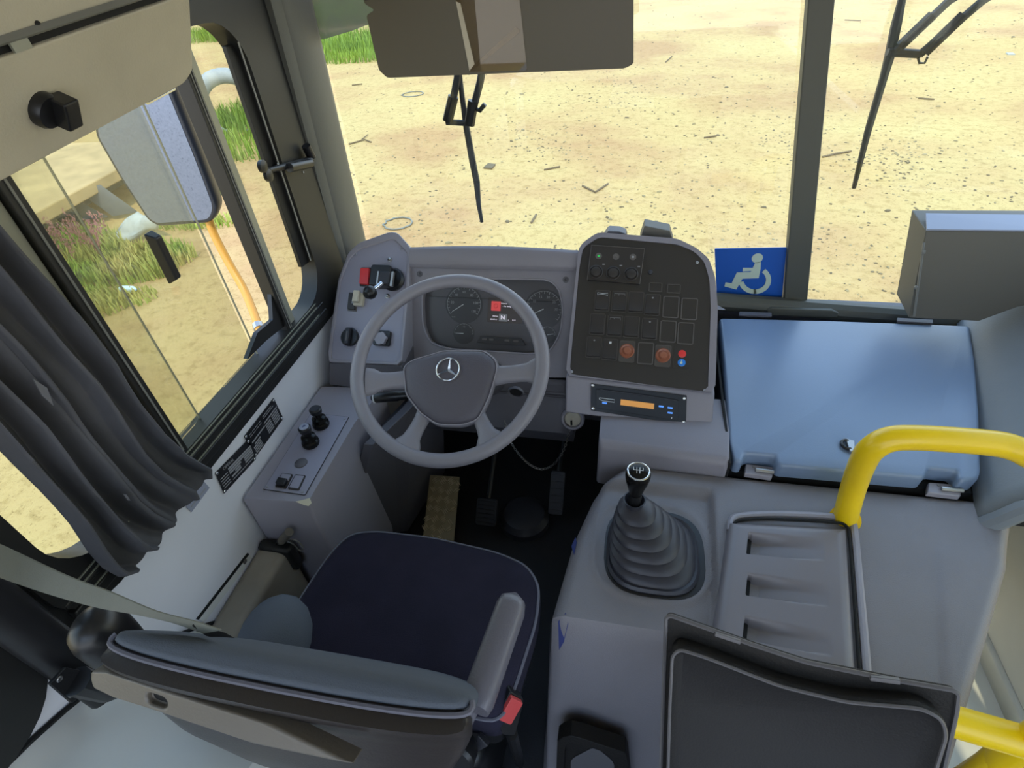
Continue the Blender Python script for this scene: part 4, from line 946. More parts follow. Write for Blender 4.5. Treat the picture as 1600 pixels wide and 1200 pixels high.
# vent hatch
HX0, HX1 = 0, 1
vt = thing('vent_hatch', 'light grey ventilation hatch with three scooped slots set in the engine cover', 'hatch', (.40, .68, .5))
VZ = .523
c_bl, c_tl, c_tr, c_br = atz(1112, 1010, VZ), atz(1140, 812, VZ), atz(1325, 822, VZ), atz(1342, 1062, VZ)
slots = [[(1171, 832), (1180, 866)], [(1169, 895), (1177, 931)], [(1165, 962), (1173, 1000)]]
def hp(u, v):   # u along x, v from front to back
    a = c_tl.lerp(c_tr, u); b_ = c_bl.lerp(c_br, u); ext = 1.35; return a.lerp(b_, v*ext)
def inv(X, Y):
    p = atz(X, Y, VZ); bu, bv, bd = 0, 0, 9
    for it in range(2):
        rng = 24
        for i in range(rng+1):
            for j in range(rng+1):
                if it == 0: u, v = i/rng, j/rng
                else: u, v = cu_+(i/rng-.5)/rng*2, cv_+(j/rng-.5)/rng*2
                d_ = (hp(u, v)-p).length
                if d_ < bd: bd, bu, bv = d_, u, v
        cu_, cv_ = bu, bv
    return bu, bv
SL = []
for (a_, b_) in slots: 
    u0, v0 = inv(*a_); u1, v1 = inv(*b_); SL.append((u0, v0, v1))
def vz(u, v):
    p = hp(u, v); z = VZ; w_, h_ = .185, .33
    e_ = min(u*w_, (1-u)*w_, v*h_)
    if e_ < .018: z -= .018*(1-math.sqrt(max(0, 1-(1-e_/.018)**2)))
    for u0, v0, v1 in SL:
        vm = v
        if u > u0 and v0 < v < v1+.02:
            k = (u-u0)/.62
            if k < 1:
                vv = (v-v0)/(v1-v0)
                dep = .028*(1-k)*(1 if k > .045 else 1.5)
                fv = min(1, vv/.16*(1+0*k)) if vv < .5 else (1 if vv <= 1 else max(0, 1-(vv-1)*8))
                fv2 = sstep(0, .25+.35*k, vv) if vv < .9 else 1-sstep(.93, 1.02, vv)
                z -= dep*max(0, fv2)
    return V((p.x, p.y, z))
bm = B(); grid(bm, 110, 190, vz); grid(bm, 110, 1, lambda u, v: (lambda p: V((p.x, p.y, p.z-.03*v)))(vz(u, 0))); grid(bm, 190, 1, lambda t__, v: (lambda p: V((p.x, p.y, p.z-.03*v)))(vz(1, t__))); grid(bm, 190, 1, lambda t__, v: (lambda p: V((p.x, p.y, p.z-.03*v)))(vz(0, t__)))
obj('hatch_panel', bm, 'vent', vt, angle=50)
for u0, v0, v1 in SL: q0, q1 = hp(u0+.012, v0+.008), hp(u0+.012, v1-.006); bm = B(); prism3(bm, [V((q0.x-.003, q0.y, VZ-.034)), V((q0.x+.006, q0.y, VZ-.034)), V((q1.x+.006, q1.y, VZ-.034)), V((q1.x-.003, q1.y, VZ-.034))], (0, 0, .016)); obj('slot_shadow_bar', bm, 'dark_void', vt)  # dark bars paint the shadow in the slit of each slot
P_ = smooth([atz(X, Y, .505) for X, Y in ((1141, 830), (1143, 814), (1155, 807), (1200, 804), (1260, 805), (1310, 809), (1330, 816), (1335, 835), (1341, 900), (1348, 980), (1355, 1070), (1362, 1160))], 5)
obj('hatch_rim', tube(B(), P_, .009, 10), 'rim_plastic', vt)
P2_ = smooth([atz(X, Y, .512) for X, Y in ((1146, 818), (1158, 813), (1200, 811), (1300, 816), (1322, 822), (1327, 840), (1333, 910), (1345, 1075), (1352, 1160))], 5)
obj('hatch_gap', tube(B(), P2_, .0035, 8), 'dark_void', vt)

# ================================================================== GEAR LEVER
gl = thing('gear_lever', 'black gear lever with ribbed rubber boot and shift-pattern knob', 'gear lever', (.108, .752, .475))
bc, tcn_ = V((.112, .742, .474)), V((.060, .762, .625))
def bring(c, w_, d_, z, p=3.0): return [V((c.x+w_*math.copysign(abs(math.cos(k*PI/20))**(2/p), math.cos(k*PI/20)), c.y+d_*math.copysign(abs(math.sin(k*PI/20))**(2/p), math.sin(k*PI/20)), z)) for k in range(40)]
rings = [bring(bc, .102, .106, .480), bring(bc, .103, .107, .488), bring(bc, .098, .102, .494)]
nst = 6
for i in range(nst):
    u0, u1 = i/nst, (i+1)/nst
    for u, kk in ((u0+.015, .002), (u0+.07, .003), (u0+.10, -.001), (u1-.03, -.006), (u1-.005, -.013)):
        c = bc.lerp(tcn_, u**.9); k = 1-u; ww = .026+.068*k**.85+kk; z = .490+.135*u
        if kk == 0 and u > u0+.05: ww += .001
        rings.append(bring(c, ww, ww*1.02, z, 2.8-.6*u))
rings.append(bring(tcn_, .024, .024, .640, 2)); rings.append(bring(tcn_, .021, .021, .640, 2)); rings.append(bring(tcn_, .020, .020, .625, 2))
bm = B(); loft(bm, rings); obj('boot', bm, 'boot_rubber', gl, angle=40)
obj('boot_base', loft(B(), [bring(bc+V((.004, .002, 0)), .112, .115, z) for z in (.470, .4835)]), 'black', gl)
kc = atz(989, 738, .735); kb = V((tcn_.x, tcn_.y, .62)); d = (kc-kb).normalized()
f = Fr(kb, d.cross(V((0, 1, 0))).cross(d) if False else V((1, 0, 0)), V((1, 0, 0)).cross(d)*-1)
if f.n.dot(d) < 0: f = Fr(kb, (1, 0, 0), V((1, 0, 0)).cross(d))
if f.n.dot(d) < 0: f = Fr(kb, (1, 0, 0), -V((1, 0, 0)).cross(d))
H = (kc-kb).length
obj('shaft', lathe(B(), f, (0, 0), [(.014, 0), (.014, H*.5)], 16), 'black', gl)
prof = [(.013, .35*H), (.015, .45*H), (.019, .62*H), (.0235, .78*H), (.0255, .90*H), (.0255, .97*H), (.023, 1.03*H), (.018, 1.06*H)]
kn = obj('shift_knob', lathe(B(), f, (0, 0), prof+[(.004, 1.07*H)], 32), 'black_gloss', gl)
obj('knob_ring', tube(B(), [f.P(.0215*math.cos(k*PI/16), .0215*math.sin(k*PI/16), 1.035*H) for k in range(32)], .0022, 8, closed=True), 'chrome', kn)
bm = B(); c_ = 1.07*H+.0006
fd = Fr(f.P(0, 0, c_), f.u, f.v)
if fd.v.y < 0: fd = Fr(f.P(0, 0, c_), -f.u, -f.v)
for L in (((-.010, .007), (-.010, 0)), ((-.0035, .007), (-.0035, -.008)), ((.0025, .007), (.0025, -.008)), ((.009, .007), (.009, .0)), ((-.010, 0), (.009, 0))): tube(bm, [fd.P(*p) for p in L], .0007, 5)
obj('shift_pattern', bm, 'white_print', kn)

# ================================================================== FRONT HATCH
FH = Fr((0, .954, .548), (1, 0, 0), (0, 1.58-.954, .052))
L = [(1124, 496), (1300, 500), (1516, 508), (1524, 560), (1531, 640), (1534, 738), (1530, 748), (1500, 752), (1496, 735), (1452, 731), (1446, 746), (1216, 727), (1212, 712), (1165, 708), (1160, 722), (1148, 720), (1140, 690)]
ht = thing('front_hatch', 'wide smooth grey lid, coloured blue for the reflected sky, hinged in front of the engine cover below the windscreen', 'hatch', FH.P(.6, .3))
hpz = FH.pts(L); hh_ = rpoly(hpz, .010, 3); ctr = (sum(p[0] for p in hh_)/len(hh_), sum(p[1] for p in hh_)/len(hh_))
def off(P2, d_):  # inset a polygon with mitred corners
    n = len(P2); A = sum(P2[i][0]*P2[(i+1) % n][1]-P2[(i+1) % n][0]*P2[i][1] for i in range(n)); sg = 1 if A > 0 else -1; out_ = []
    for i in range(n):
        p = V(P2[i]); e1 = (p-V(P2[i-1])); e2 = (V(P2[(i+1) % n])-p)
        e1.normalize(); e2.normalize(); n1 = V((-e1.y, e1.x))*sg; n2 = V((-e2.y, e2.x))*sg; m_ = n1+n2
        if m_.length < 1e-6: out_.append(P2[i]); continue
        m_.normalize(); q = p+m_*(d_/max(.35, m_.dot(n1))); out_.append((q.x, q.y))
    return out_
def roff(P2, d_, r, n=4): return rpoly(off(P2, d_), max(.001, r-d_*.8), n)
bm = B(); loft(bm, [[FH.P(a, b_, c) for a, b_ in roff(hpz, k, .012, 3)] for k, c in ((0, -.045), (0, -.012), (.002, -.004), (.005, -.001), (.009, 0))]); obj('lid', bm, 'hatch', ht, angle=60)
for L in (((1165, 726), (1208, 731), (1206, 747), (1163, 741)), ((1450, 755), (1502, 759), (1500, 777), (1448, 771))):
    q = [atz(X, Y, .512) for X, Y in L]; h_ = obj('hinge', prism3(B(), [p-V((0, 0, .012)) for p in q], (0, 0, .016)), 'rim_plastic', ht, bevel=.003)
    m0, m1 = (q[0]+q[3])/2, (q[1]+q[2])/2; obj('hinge_pin', tube(B(), [m0.lerp(m1, .35)+V((0, -.004, .008)), m1+V((0, -.004, .008))], .0055, 10), 'steel', h_)
    for k in (.25, .6): p = q[0].lerp(q[1], k)+V((0, -.008, 0)); screw(Fr((0, 0, .516), (1, 0, 0), (0, 1, 0)), p.x, p.y, 0, h_, .003)
for L in (((1155, 489), (1205, 491), (1205, 496), (1155, 494)), ((1401, 499), (1456, 502), (1456, 507), (1401, 504))):
    obj('edge_clip', fprism(B(), FH, FH.pts(L), 0, .006), 'dash_dark', ht)
lc = FH.px(1322, 697)
obj('latch_ring', tube(B(), [FH.P(lc[0]+.012*math.cos(rad(k)), lc[1]+.014*math.sin(rad(k)), .006) for k in range(60, 320, 20)], .004, 8), 'black', ht)
obj('latch_key', fprism(B(), FH, FH.pts([(1320, 688), (1334, 692), (1334, 710), (1326, 708)]), .001, .009), 'steel', ht, bevel=.002)
bm = B(); box(bm, (.30, 1.0, .40), (1.03, 1.60, .50)); obj('hatch_well', bm, 'dark_void', ht)

# ================================================================== YELLOW RAILS
yr = thing('grab_rail', 'bright yellow bent grab rail rising from the engine cover', 'rail', atz(1322, 805, .505))
P_ = [atz(1320, 812, .50), atz(1334, 760, .60), atz(1350, 718, .70), atz(1366, 698, .745), atz(1392, 686, .768), atz(1430, 684, .775), atz(1500, 688, .775), atz(1560, 694, .77), atz(1590, 702, .765), atz(1625, 716, .75), V((.92, .90, .74)), V((1.02, .95, .71)), V((1.10, 1.0, .66))]
obj('rail_tube', tube(B(), smooth(P_, 6), .0255, 20), 'yellow', yr)
obj('rail_foot', tube(B(), [atz(1320, 812, .495), atz(1320, 812, .503)], .033, 20), 'yellow', yr)
p0, p1 = atz(1300, 1071, .55), atz(1597, 1158, .55)
yl = thing('lower_rail', 'yellow rail joined to a post at the lower right, behind the black panel', 'rail', (.70, .45, 0))
obj('cross_tube', tube(B(), [p0, p1], .0255, 18), 'yellow', yl)
obj('post', tube(B(), [V((p1.x+.012, p1.y, .0)), V((p1.x+.012, p1.y, .62))], .025, 18), 'yellow', yl)
obj('brace_tube', tube(B(), [atz(1588, 1165, .50), atz(1500, 1235, .35), V((.45, .18, .10))], .0235, 18), 'yellow', yl)

# ================================================================== BLACK TRAY PANEL
bt0, bt1 = atz(1040, 966, .90), atz(1497, 1082, .90)
FB = Fr(bt0, bt1-bt0, (0, .17, .32))
bp = thing('black_panel', 'black plastic panel with a raised rounded inner lip, standing behind the vent hatch', 'panel', FB.P(.2, -.3))
outp = FB.pts([(1041, 964), (1048, 961), (1130, 990), (1180, 1008), (1260, 1034), (1400, 1062), (1488, 1077), (1497, 1083), (1494, 1110), (1455, 1290), (1030, 1290), (1034, 1150)])
inp0 = FB.pts([(1047, 1020), (1060, 1008), (1100, 1020), (1220, 1066), (1320, 1090), (1440, 1100), (1474, 1118), (1482, 1145), (1440, 1280), (1038, 1280), (1043, 1100)], .02)
obj('outer_shell', fprism(B(), FB, rpoly(outp, .006), -.008, .0), 'tray', bp, bevel=.002)
obj('shell_edge', tube(B(), [FB.P(a, b_, .001) for a, b_ in rpoly(outp, .006)], .0028, 6, closed=True), 'tray_edge', bp)
def ins(d_): return roff(inp0, d_, .016)
bm = B(); loft(bm, [[FB.P(a, b_, c) for a, b_ in ins(k)] for k, c in ((.002, 0), (0, .020), (.003, .024), (.008, .020), (.016, .012))]); obj('inner_shell', bm, 'tray_in', bp, angle=60)
bm = B(); tube(bm, [FB.P(a, b_, .0235) for a, b_ in ins(.003)], .0022, 6, closed=True); obj('inner_lip', bm, 'tray_edge', bp)
for L in (((1117, 984), (1157, 997), (1156, 1003), (1116, 990)), ((1358, 1052), (1405, 1058), (1404, 1065), (1357, 1059))):
    obj('tab', fprism(B(), FB, FB.pts(L), .0, .006), 'tray_edge', bp, bevel=.001)
obj('support', tube(B(), [FB.P(.2, -.2, -.012), V((.24, .40, .45))], .015, 10), 'black', bp)

# ================================================================== GREY BOX, SIGN
f = frame2(1.50, .67, 1.56, .95)
bx = thing('grey_box', 'large grey box at the right end of the windscreen with the reflected sky coloured into its top edge', 'box', (.95, 1.55, .66))
P_ = f.pts([(1447, 360), (1640, 362), (1700, 400), (1640, 470), (1590, 480), (1530, 502), (1420, 497)])
fB_ = [f.P(a, b_) for a, b_ in P_]
bm = B(); prism3(bm, fB_, (.004, .125, .005)); obj('box_body', bm, 'box_dark', bx, bevel=.003)
tA, tB = f.P(*P_[0]), f.P(*P_[1])
bm = B(); prism3(bm, [tA+V((-.001, -.003, .001)), tB+V((0, -.003, .001)), aty(1642, 343, 1.60)+V((0, .02, 0)), aty(1450, 340, 1.60)+V((0, .02, 0))], (0, 0, .004)); obj('box_top', bm, 'box_light', bx)  # pale blue strip paints the sky reflected on the top
bm = B(); P2_ = [(1441, 378), (1426, 492)]; tube(bm, [f.P(*f.px(*p), .01) for p in P2_], .003, 6)
for X, Y in ((1440, 392), (1428, 447)): p = f.P(*f.px(X, Y), .012); blob(bm, p, (.005, .005, .006), 8, 6)
obj('side_wire', bm, 'frame_line', bx)
fs = Fr((0, 1.684, 0), (1, 0, 0), (0, 0, 1))
sg = thing('wheelchair_sign', 'square blue wheelchair access sign stuck inside the windscreen by the divider', 'sign', fs.P(*fs.px(1170, 465)))
obj('sign_board', fprism(B(), fs, rpoly(fs.pts([(1116.5, 388), (1229, 386), (1221, 469), (1120, 465.5)]), .004), 0, .003), 'sign_blue', sg)
bm = B(); Z = lambda L: [fs.px(1100+x/2.5, 320+y/2.5, .003) for x, y in L]
fprism(bm, fs, Z([(200, 225), (222, 222), (221, 250), (213, 286), (150, 288), (126, 330), (80, 318), (84, 303), (108, 306), (128, 264), (182, 262), (184, 258), (150, 260), (152, 246), (190, 246)]), .003, .0045)
c = Z([(208, 208)])[0]; lathe(bm, fs, c, [(.0165, .003), (.0165, .0045)], 20)
arc = [(198+52*math.cos(rad(k)), 292-52*math.sin(rad(k))*.95) for k in range(-168, 62, 10)]
A_ = Z([(198+64*math.cos(rad(k)), 292-55*math.sin(rad(k))) for k in range(-170, 52, 10)]); C_ = Z([(198+44*math.cos(rad(k)), 292-38*math.sin(rad(k))) for k in range(-170, 62, 10)][:len(A_)])
for i in range(len(A_)-1): fprism(bm, fs, [A_[i], A_[i+1], C_[i+1], C_[i]], .003, .0054)
obj('wheelchair_symbol', bm, 'sign_white', sg)

# ================================================================== SUN VISOR, WIPERS, MIRROR
fv = Fr((0, 1.30, 0), (1, 0, 0), (0, 0, 1))
vz_ = thing('sun_visor', 'wide dark sun visor with a brown film folded over its middle', 'visor', fv.P(*fv.px(780, 60)))
P_ = fv.pts([(575, -140), (568, 5), (585, 16), (572, 24), (592, 110), (605, 122), (976, 107), (990, 100), (990, -140)])
bm = B(); fprism(bm, fv, rpoly(P_, .006), -.004, 0); obj('visor_board', bm, 'visor', vz_, bevel=.001)
bm = B(); fprism(bm, fv, fv.pts([(712, -140), (713, 0), (735, 112), (824, 110), (812, 0), (812, -140)]), .0005, .002); obj('film_sleeve', bm, 'film', vz_)
bm = B(); fprism(bm, fv, fv.pts([(713, 2), (720, 5), (742, 100), (734, 110)]), .002, .0035); obj('film_fold', bm, 'cover_panel', vz_)
bm = B(); fprism(bm, fv, fv.pts([(736, 112), (738, 104), (806, 42), (811, 46), (812, 50)]), .002, .003); obj('film_crease', bm, 'film', vz_)
obj('visor_arm', tube(B(), [fv.P(*fv.px(575, 0), .004), fv.P(*fv.px(560, -60), .004), V((-.62, 1.45, 1.9))], .006, 8), 'black', vz_)
fw = Fr((0, 1.735, 0), (1, 0, 0), (0, 0, 1))
def wiper(label, blade, w_, arms, extra, loc):
    t_ = thing('wiper', label, 'wiper', fw.P(*fw.px(*loc)))
    P_ = [fw.P(*fw.px(X, Y)) for X, Y in blade]
    obj('blade', tube(B(), P_, w_, 6), 'rubber', t_)
    for a in arms: obj('arm', tube(B(), [fw.P(*fw.px(X, Y), .012) for X, Y in a[0]], a[1], 8), 'rubber', t_)
    for nm, pts_, r_ in extra: obj(nm, tube(B(), [fw.P(*fw.px(X, Y), .02) for X, Y in pts_], r_, 8), 'black', t_)
wiper('black wiper hanging below the sun visor on the left half of the windscreen', [(712, 60), (722, 150), (729, 200), (738, 250), (745, 285), (748, 320), (753, 347)], [.006, .008, .010, .011, .011, .008, .006],
      [([(722, 60), (716, 122), (703, 186)], .011), ([(762, 60), (752, 125), (735, 192)], .011), ([(699, 189), (740, 191)], .009)],
      [('arm_sleeve', [(711, 148), (702, 186)], .016), ('pivot', [(742, 155), (736, 192)], .016), ('nozzle', [(744, 166), (752, 170), (760, 160)], .007)], (728, 190))
wiper('black wiper on the right half of the windscreen beyond the divider', [(1425, -60), (1409, 0), (1400, 40), (1390, 88), (1381, 120), (1356, 205), (1334, 294)], [.007, .009, .012, .012, .010, .009, .006],
      [([(1530, -30), (1480, 0), (1393, 82)], .010), ([(1580, -30), (1532, 0), (1434, 84)], .010), ([(1384, 80), (1436, 83)], .010)],
      [('arm_sleeve', [(1452, 22), (1402, 70)], .013), ('arm_sleeve', [(1500, 22), (1440, 80)], .013), ('hose', [(1430, 88), (1432, 96), (1440, 96), (1445, 86)], .003)], (1390, 88))
# mirror
fm = Fr((0, 1.42, 0), (1, 0, -.0), (.05, .0, 1))
mr = thing('side_mirror', 'large black-edged side mirror on an orange bracket outside the driver window', 'mirror', fm.P(*fm.px(330, 345)))
mo0 = fm.pts([(148, 208), (160, 80), (245, 80), (272, 150), (312, 250), (340, 325), (332, 347), (248, 353), (232, 344), (190, 280)])
bm = B(); loft(bm, [[fm.P(a, b_, c) for a, b_ in roff(mo0, k, .03)] for k, c in ((.03, -.06), (.008, -.045), (0, -.02), (0, .0), (.004, .004), (.010, .003))]); obj('mirror_housing', bm, 'mirror_black', mr, angle=60)
bm = B(); fprism(bm, fm, roff(mo0, .011, .03), .003, .0042)
mm = bpy.data.materials.new('mirror_glass'); mm.use_nodes = True; t = mm.node_tree; b = t.nodes['Principled BSDF']; b.inputs['Metallic'].default_value = .55; b.inputs['Roughness'].default_value = .28
tcn = t.nodes.new('ShaderNodeTexCoord'); r = ramp(noise(160, 5, .7).outputs[0], [(.30, S(96, 106, 130)), (.42, S(124, 136, 162)), (.7, S(134, 146, 174))]); t.links.new(r.outputs[0], b.inputs['Base Color']); M['mirror_glass'] = mm  # mottled blue colour stands in for the reflected sky and road
obj('mirror_glass', bm, 'mirror_glass', mr)
P_ = smooth([aty(X, Y, yy) for X, Y, yy in ((322, 330, 1.44), (334, 365, 1.43), (357, 410, 1.40), (380, 450, 1.36), (395, 485, 1.30), (408, 522, 1.22))], 5)
obj('mirror_bracket', tube(B(), P_, .013, 12), 'orange', mr); obj('bracket_clamp', tube(B(), [P_[-3], P_[-2]], .017, 10), 'steel', mr)

# ================================================================== CURTAIN
ct = thing('curtain', 'dark grey pleated curtain gathered at the rear of the driver window', 'curtain', (-.86, .45, .72))
zs = [.715, .74, .78, .83, .90, .98, 1.07, 1.18, 1.31, 1.5, 1.8]
yr_ = [.635, .640, .620, .600, .585, .582, .585, .575, .562, .54, .52]
yl_ = [.395, .372, .366, .368, .376, .380, .383, .380, .37, .36, .35]
def curt(u, v):
    i = min(int(v*(len(zs)-1)), len(zs)-2); k = v*(len(zs)-1)-i
    z = zs[i]+(zs[i+1]-zs[i])*k; a = yr_[i]+(yr_[i+1]-yr_[i])*k; b_ = yl_[i]+(yl_[i+1]-yl_[i])*k
    y = b_+(a-b_)*u
    ph_ = u*2*PI*4.4+.5*math.sin(z*3)+.8*math.sin(u*5)
    am = .45+.55*min(1, v*5); x = -.862+am*(.020*math.sin(ph_)+.008*math.sin(ph_*2.3+z*4))+.004*math.sin(z*22+u*14)
    y += .006*math.cos(ph_*1.0); zz_ = z+(.003*math.sin(ph_+1)*(1-v*12) if v < .08 else 0)
    return V((x, y, zz_))
bm = B(); grid(bm, 150, 60, curt); o = obj('curtain_cloth', bm, 'curtain', ct, angle=80); md = o.modifiers.new('s', 'SOLIDIFY'); md.thickness = .003
for L in ([(52, 592), (74, 606), (84, 634), (66, 618)], [(193, 772), (198, 773), (204, 782), (200, 782)]):
    obj('worn_patch', prism3(B(), [atx(X, Y, -.838) for X, Y in L], (-.002, 0, 0)), 'patch', ct)

# ================================================================== FOOTWELL
fpz = Fr((0, .97, .03), (1, 0, 0), (0, .28, .12))
L = fpz.pts([(672, 742), (718, 745), (709, 845), (660, 845)])
fp_ = thing('foot_plate', 'chequered metal foot plate on the dark floor in front of the seat', 'foot plate', fpz.P(*L[3]))
obj('tread_plate', fprism(B(), fpz, L, -.006, 0), 'plate_metal', fp_, bevel=.001)
bm = B(); a0, a1 = min(p[0] for p in L)+.01, max(p[0] for p in L)-.01; b0, b1 = min(p[1] for p in L)+.01, max(p[1] for p in L)-.005
i = 0; yy = b0
while yy < b1:
    j = 0; xx = a0+.012
    while xx < a1:
        sgn = 1 if (i+j) % 2 else -1
        for k in (-1.5, -.5, .5, 1.5):
            cx, cy = xx+k*.0065*sgn*.7, yy+k*.0065*.7; dx, dy = .0095*(-sgn)*.7*-1, .0095*-.7*-1
            dx, dy = .0085*sgn, -.0085
            if a0 < cx+abs(dx) < a1 and a0 < cx-abs(dx): tube(bm, [fpz.P(cx-dx, cy-dy, .0), fpz.P(cx, cy, .003), fpz.P(cx+dx, cy+dy, .0)], [.001, .0034, .001], 5)
        xx += .030; j += 1
    yy += .034; i += 1
obj('tread_pattern', bm, 'plate_ridge', fp_)
def pedal(label, X, Y, z, w_, h_, mm='black'):
    p = atz(X, Y, z); f = Fr(p, (1, 0, 0), (0, .5, .6)); t_ = thing('pedal', label, 'pedal', p)
    pd = obj('pedal_pad', fprism(B(), f, rrect(-w_, w_, -h_, h_, .008), -.008, .004), mm, t_, bevel=.002)
    bm = B(); [fbox(bm, f, -w_*.85, w_*.85, -h_*.8+k*h_*.32, -h_*.8+k*h_*.32+.004, .004, .006) for k in range(6)]; obj('tread', bm, 'black', t_)
    obj('pedal_arm', tube(B(), [f.P(0, 0, -.008), p+V((0, .18, .10))], .009, 8), 'black', t_)
pedal('dark brake pedal in the shadow below the steering wheel', 760, 800, .10, .035, .045, 'rubber'); pedal('dark accelerator pedal in the shadow left of the engine cover', 870, 770, .10, .025, .075, 'rubber')
bm = B(); lathe(bm, Fr((0, 0, 0), (1, 0, 0), (0, 1, 0)), (atz(820, 815, .0).x, atz(820, 815, .0).y), [(.085, 0), (.085, .03), (.07, .05), (.05, .055), (.02, .055)], 30); tag(obj('floor_boot', bm, 'rubber'), 'round black rubber cover on the dark floor below the steering column', 'cover')
# ================================================================== OUTSIDE
GZ = -.9
bm = B(); box(bm, (-60, -12, GZ-.2), (60, 70, GZ)); struct('ground', bm, 'ground')
def clump(bm, cx, cy, rx, ry, n, h, lean=.25):
    for i in range(n):
        a = random.random()*2*PI; q = math.sqrt(random.random())
        x, y = cx+rx*q*math.cos(a), cy+ry*q*math.sin(a)
        hh = h*(.5+random.random()*.9); d = random.random()*2*PI; lx, ly = math.cos(d)*lean*hh*2*random.random(), math.sin(d)*lean*hh*2*random.random()
        ww = .006+.01*random.random(); px_, py_ = -math.sin(d)*ww, math.cos(d)*ww
        v = [bm.verts.new(p) for p in ((x-px_, y-py_, GZ-.02), (x+px_, y+py_, GZ-.02), (x+px_*.8+lx*.4, y+py_*.8+ly*.4, GZ+hh*.6), (x-px_*.8+lx*.4, y-py_*.8+ly*.4, GZ+hh*.6), (x+lx, y+ly, GZ+hh))]
        bm.faces.new((v[0], v[1], v[2], v[3])); bm.faces.new((v[3], v[2], v[4]))
    return bm
def gpts(X, Y): p = atz(X, Y, GZ); return p.x, p.y
bm = B()
for X, Y, rx, ry, n, h in ((110, 400, .7, .4, 1500, .20), (175, 420, .8, .38, 1500, .15), (228, 405, .6, .28, 800, .12), (60, 440, .6, .4, 800, .18), (300, 350, .6, .2, 350, .10), (180, 465, .5, .2, 250, .08), (110, 480, .6, .3, 600, .10), (60, 480, .5, .3, 600, .12)):
    cx, cy = gpts(X, Y); clump(bm, cx, cy, rx, ry, n, h)
tag(obj('grass', bm, 'grass'), 'yellow-green grass growing along the foot of the concrete ledge', 'grass', kind='stuff')
bm = B()
for X, Y, rx, ry, n, h in ((530, 75, 2.6, 1.6, 3500, .35), (560, 90, 1.8, .9, 1500, .22), (500, 30, 5, 4, 4000, .5), (560, 20, 5, 5, 3000, .5)):
    cx, cy = gpts(X, Y); clump(bm, cx, cy, rx, ry, n, h)
tag(obj('grass', bm, 'grass_far'), 'bright green grass seen through the top left of the windscreen', 'grass', kind='stuff')
bm = B()
for X, Y, rx, ry, n, h in ((330, 60, 3.5, 1.2, 2500, .3), (385, 190, 1.0, .8, 1200, .25), (390, 230, 1.2, .8, 900, .2), (322, 240, .35, .8, 400, .22), (330, 300, .25, .6, 300, .2)):
    cx, cy = gpts(X, Y); clump(bm, cx, cy, rx, ry, n, h)
tag(obj('grass', bm, 'grass_far'), 'green grass around the painted tyre beyond the side window', 'grass', kind='stuff')
bm = B()
for i in range(60):
    cx, cy = gpts(120+random.uniform(-35, 60), 400+random.uniform(-20, 25)); h = random.uniform(.25, .45); lx, ly = random.uniform(-.1, .1), random.uniform(-.1, .1)
    tube(bm, [(cx, cy, GZ), (cx+lx*.5, cy+ly*.5, GZ+h*.6), (cx+lx, cy+ly, GZ+h)], [.003, .002, .001], 4)
    for k in range(14):
        q = random.uniform(.6, 1); blob(bm, (cx+lx*q+random.gauss(0, .012), cy+ly*q+random.gauss(0, .012), GZ+h*q), (.006, .006, .012), 5, 4)
tag(obj('grass_seed_heads', bm, 'flower'), 'pink seed heads standing above the yellow-green grass', 'grass', kind='stuff')
# concrete ledge: a slab reaching out over a shaded recess
e0, e1 = atz(-60, 424, -.58), atz(190, 282, -.58)
dd = (e1-e0); dn = V((-dd.y, dd.x, 0)).normalized()
if dn.x > 0: dn = -dn
e2 = e1+dd.normalized()*1.3; back = [e2+dn*9, e0+dn*14]
bm = B(); prism3(bm, [V((p.x, p.y, -.58)) for p in [e0, e1, e2]+back], (0, 0, .14))
t_ = thing('concrete_ledge', 'long pale concrete slab with a dark shaded recess beneath, beyond the side window', 'ledge', V((e1.x, e1.y, GZ)))
obj('slab', bm, 'concrete', t_, bevel=.02)
q0, q1 = e0+dn*.7, e2+dn*.7; bm = B(); prism3(bm, [V((p.x, p.y, GZ)) for p in (q0, q1, q1+dn*.3, q0+dn*.3)], (0, 0, .32)); obj('recess_wall', bm, 'concrete_shaded', t_)
for X, Y, X2, Y2, hh, lab in ((176, 338, 214, 332, .34, 'dark grey sheet leaning in the shade under the concrete slab'), (120, 345, 168, 340, .22, 'grey flat sheet propped under the slab beside the darker one')):
    a_, b_ = atz(X, Y, GZ+.05), atz(X2, Y2, GZ+.05)
    bm = B(); prism3(bm, [a_, b_, b_+dn*.30+V((0, 0, hh)), a_+dn*.30+V((0, 0, hh))], (.01, 0, .02)); tag(obj('metal_sheet', bm, 'sheet'), lab, 'sheet')
bm = B(); P4 = [atz(X, Y, GZ+zz) for X, Y, zz in ((158, 388, .04), (242, 362, .06), (250, 345, .22), (215, 330, .25))]
grid(bm, 14, 10, lambda u, v: P4[0].lerp(P4[1], u).lerp(P4[3].lerp(P4[2], u), v)+V((0, 0, .02*math.sin(u*9+v*3)+.012*math.sin(v*11))))
o = obj('cloth', bm, 'cloth_white'); md = o.modifiers.new('s', 'SOLIDIFY'); md.thickness = .01
tag(o, 'crumpled white cloth lying in the grass beside the ledge', 'cloth')
t_ = thing('bottle', 'small clear plastic bottle lying below the grass outside', 'bottle', atz(200, 452, GZ+.03))
q = atz(200, 452, GZ+.035); f = Fr(q, (0, 1, .0), (0, 0, 1))
bm = B(); lathe(bm, f, (0, 0), [(.03, -.08), (.035, -.07), (.035, .06), (.014, .1), (.014, .11)], 14); obj('bottle_body', bm, 'plastic_bottle', t_)
bm = B(); lathe(bm, f, (0, 0), [(.016, .108), (.016, .125)], 12); obj('cap', bm, 'blue_dot', t_)
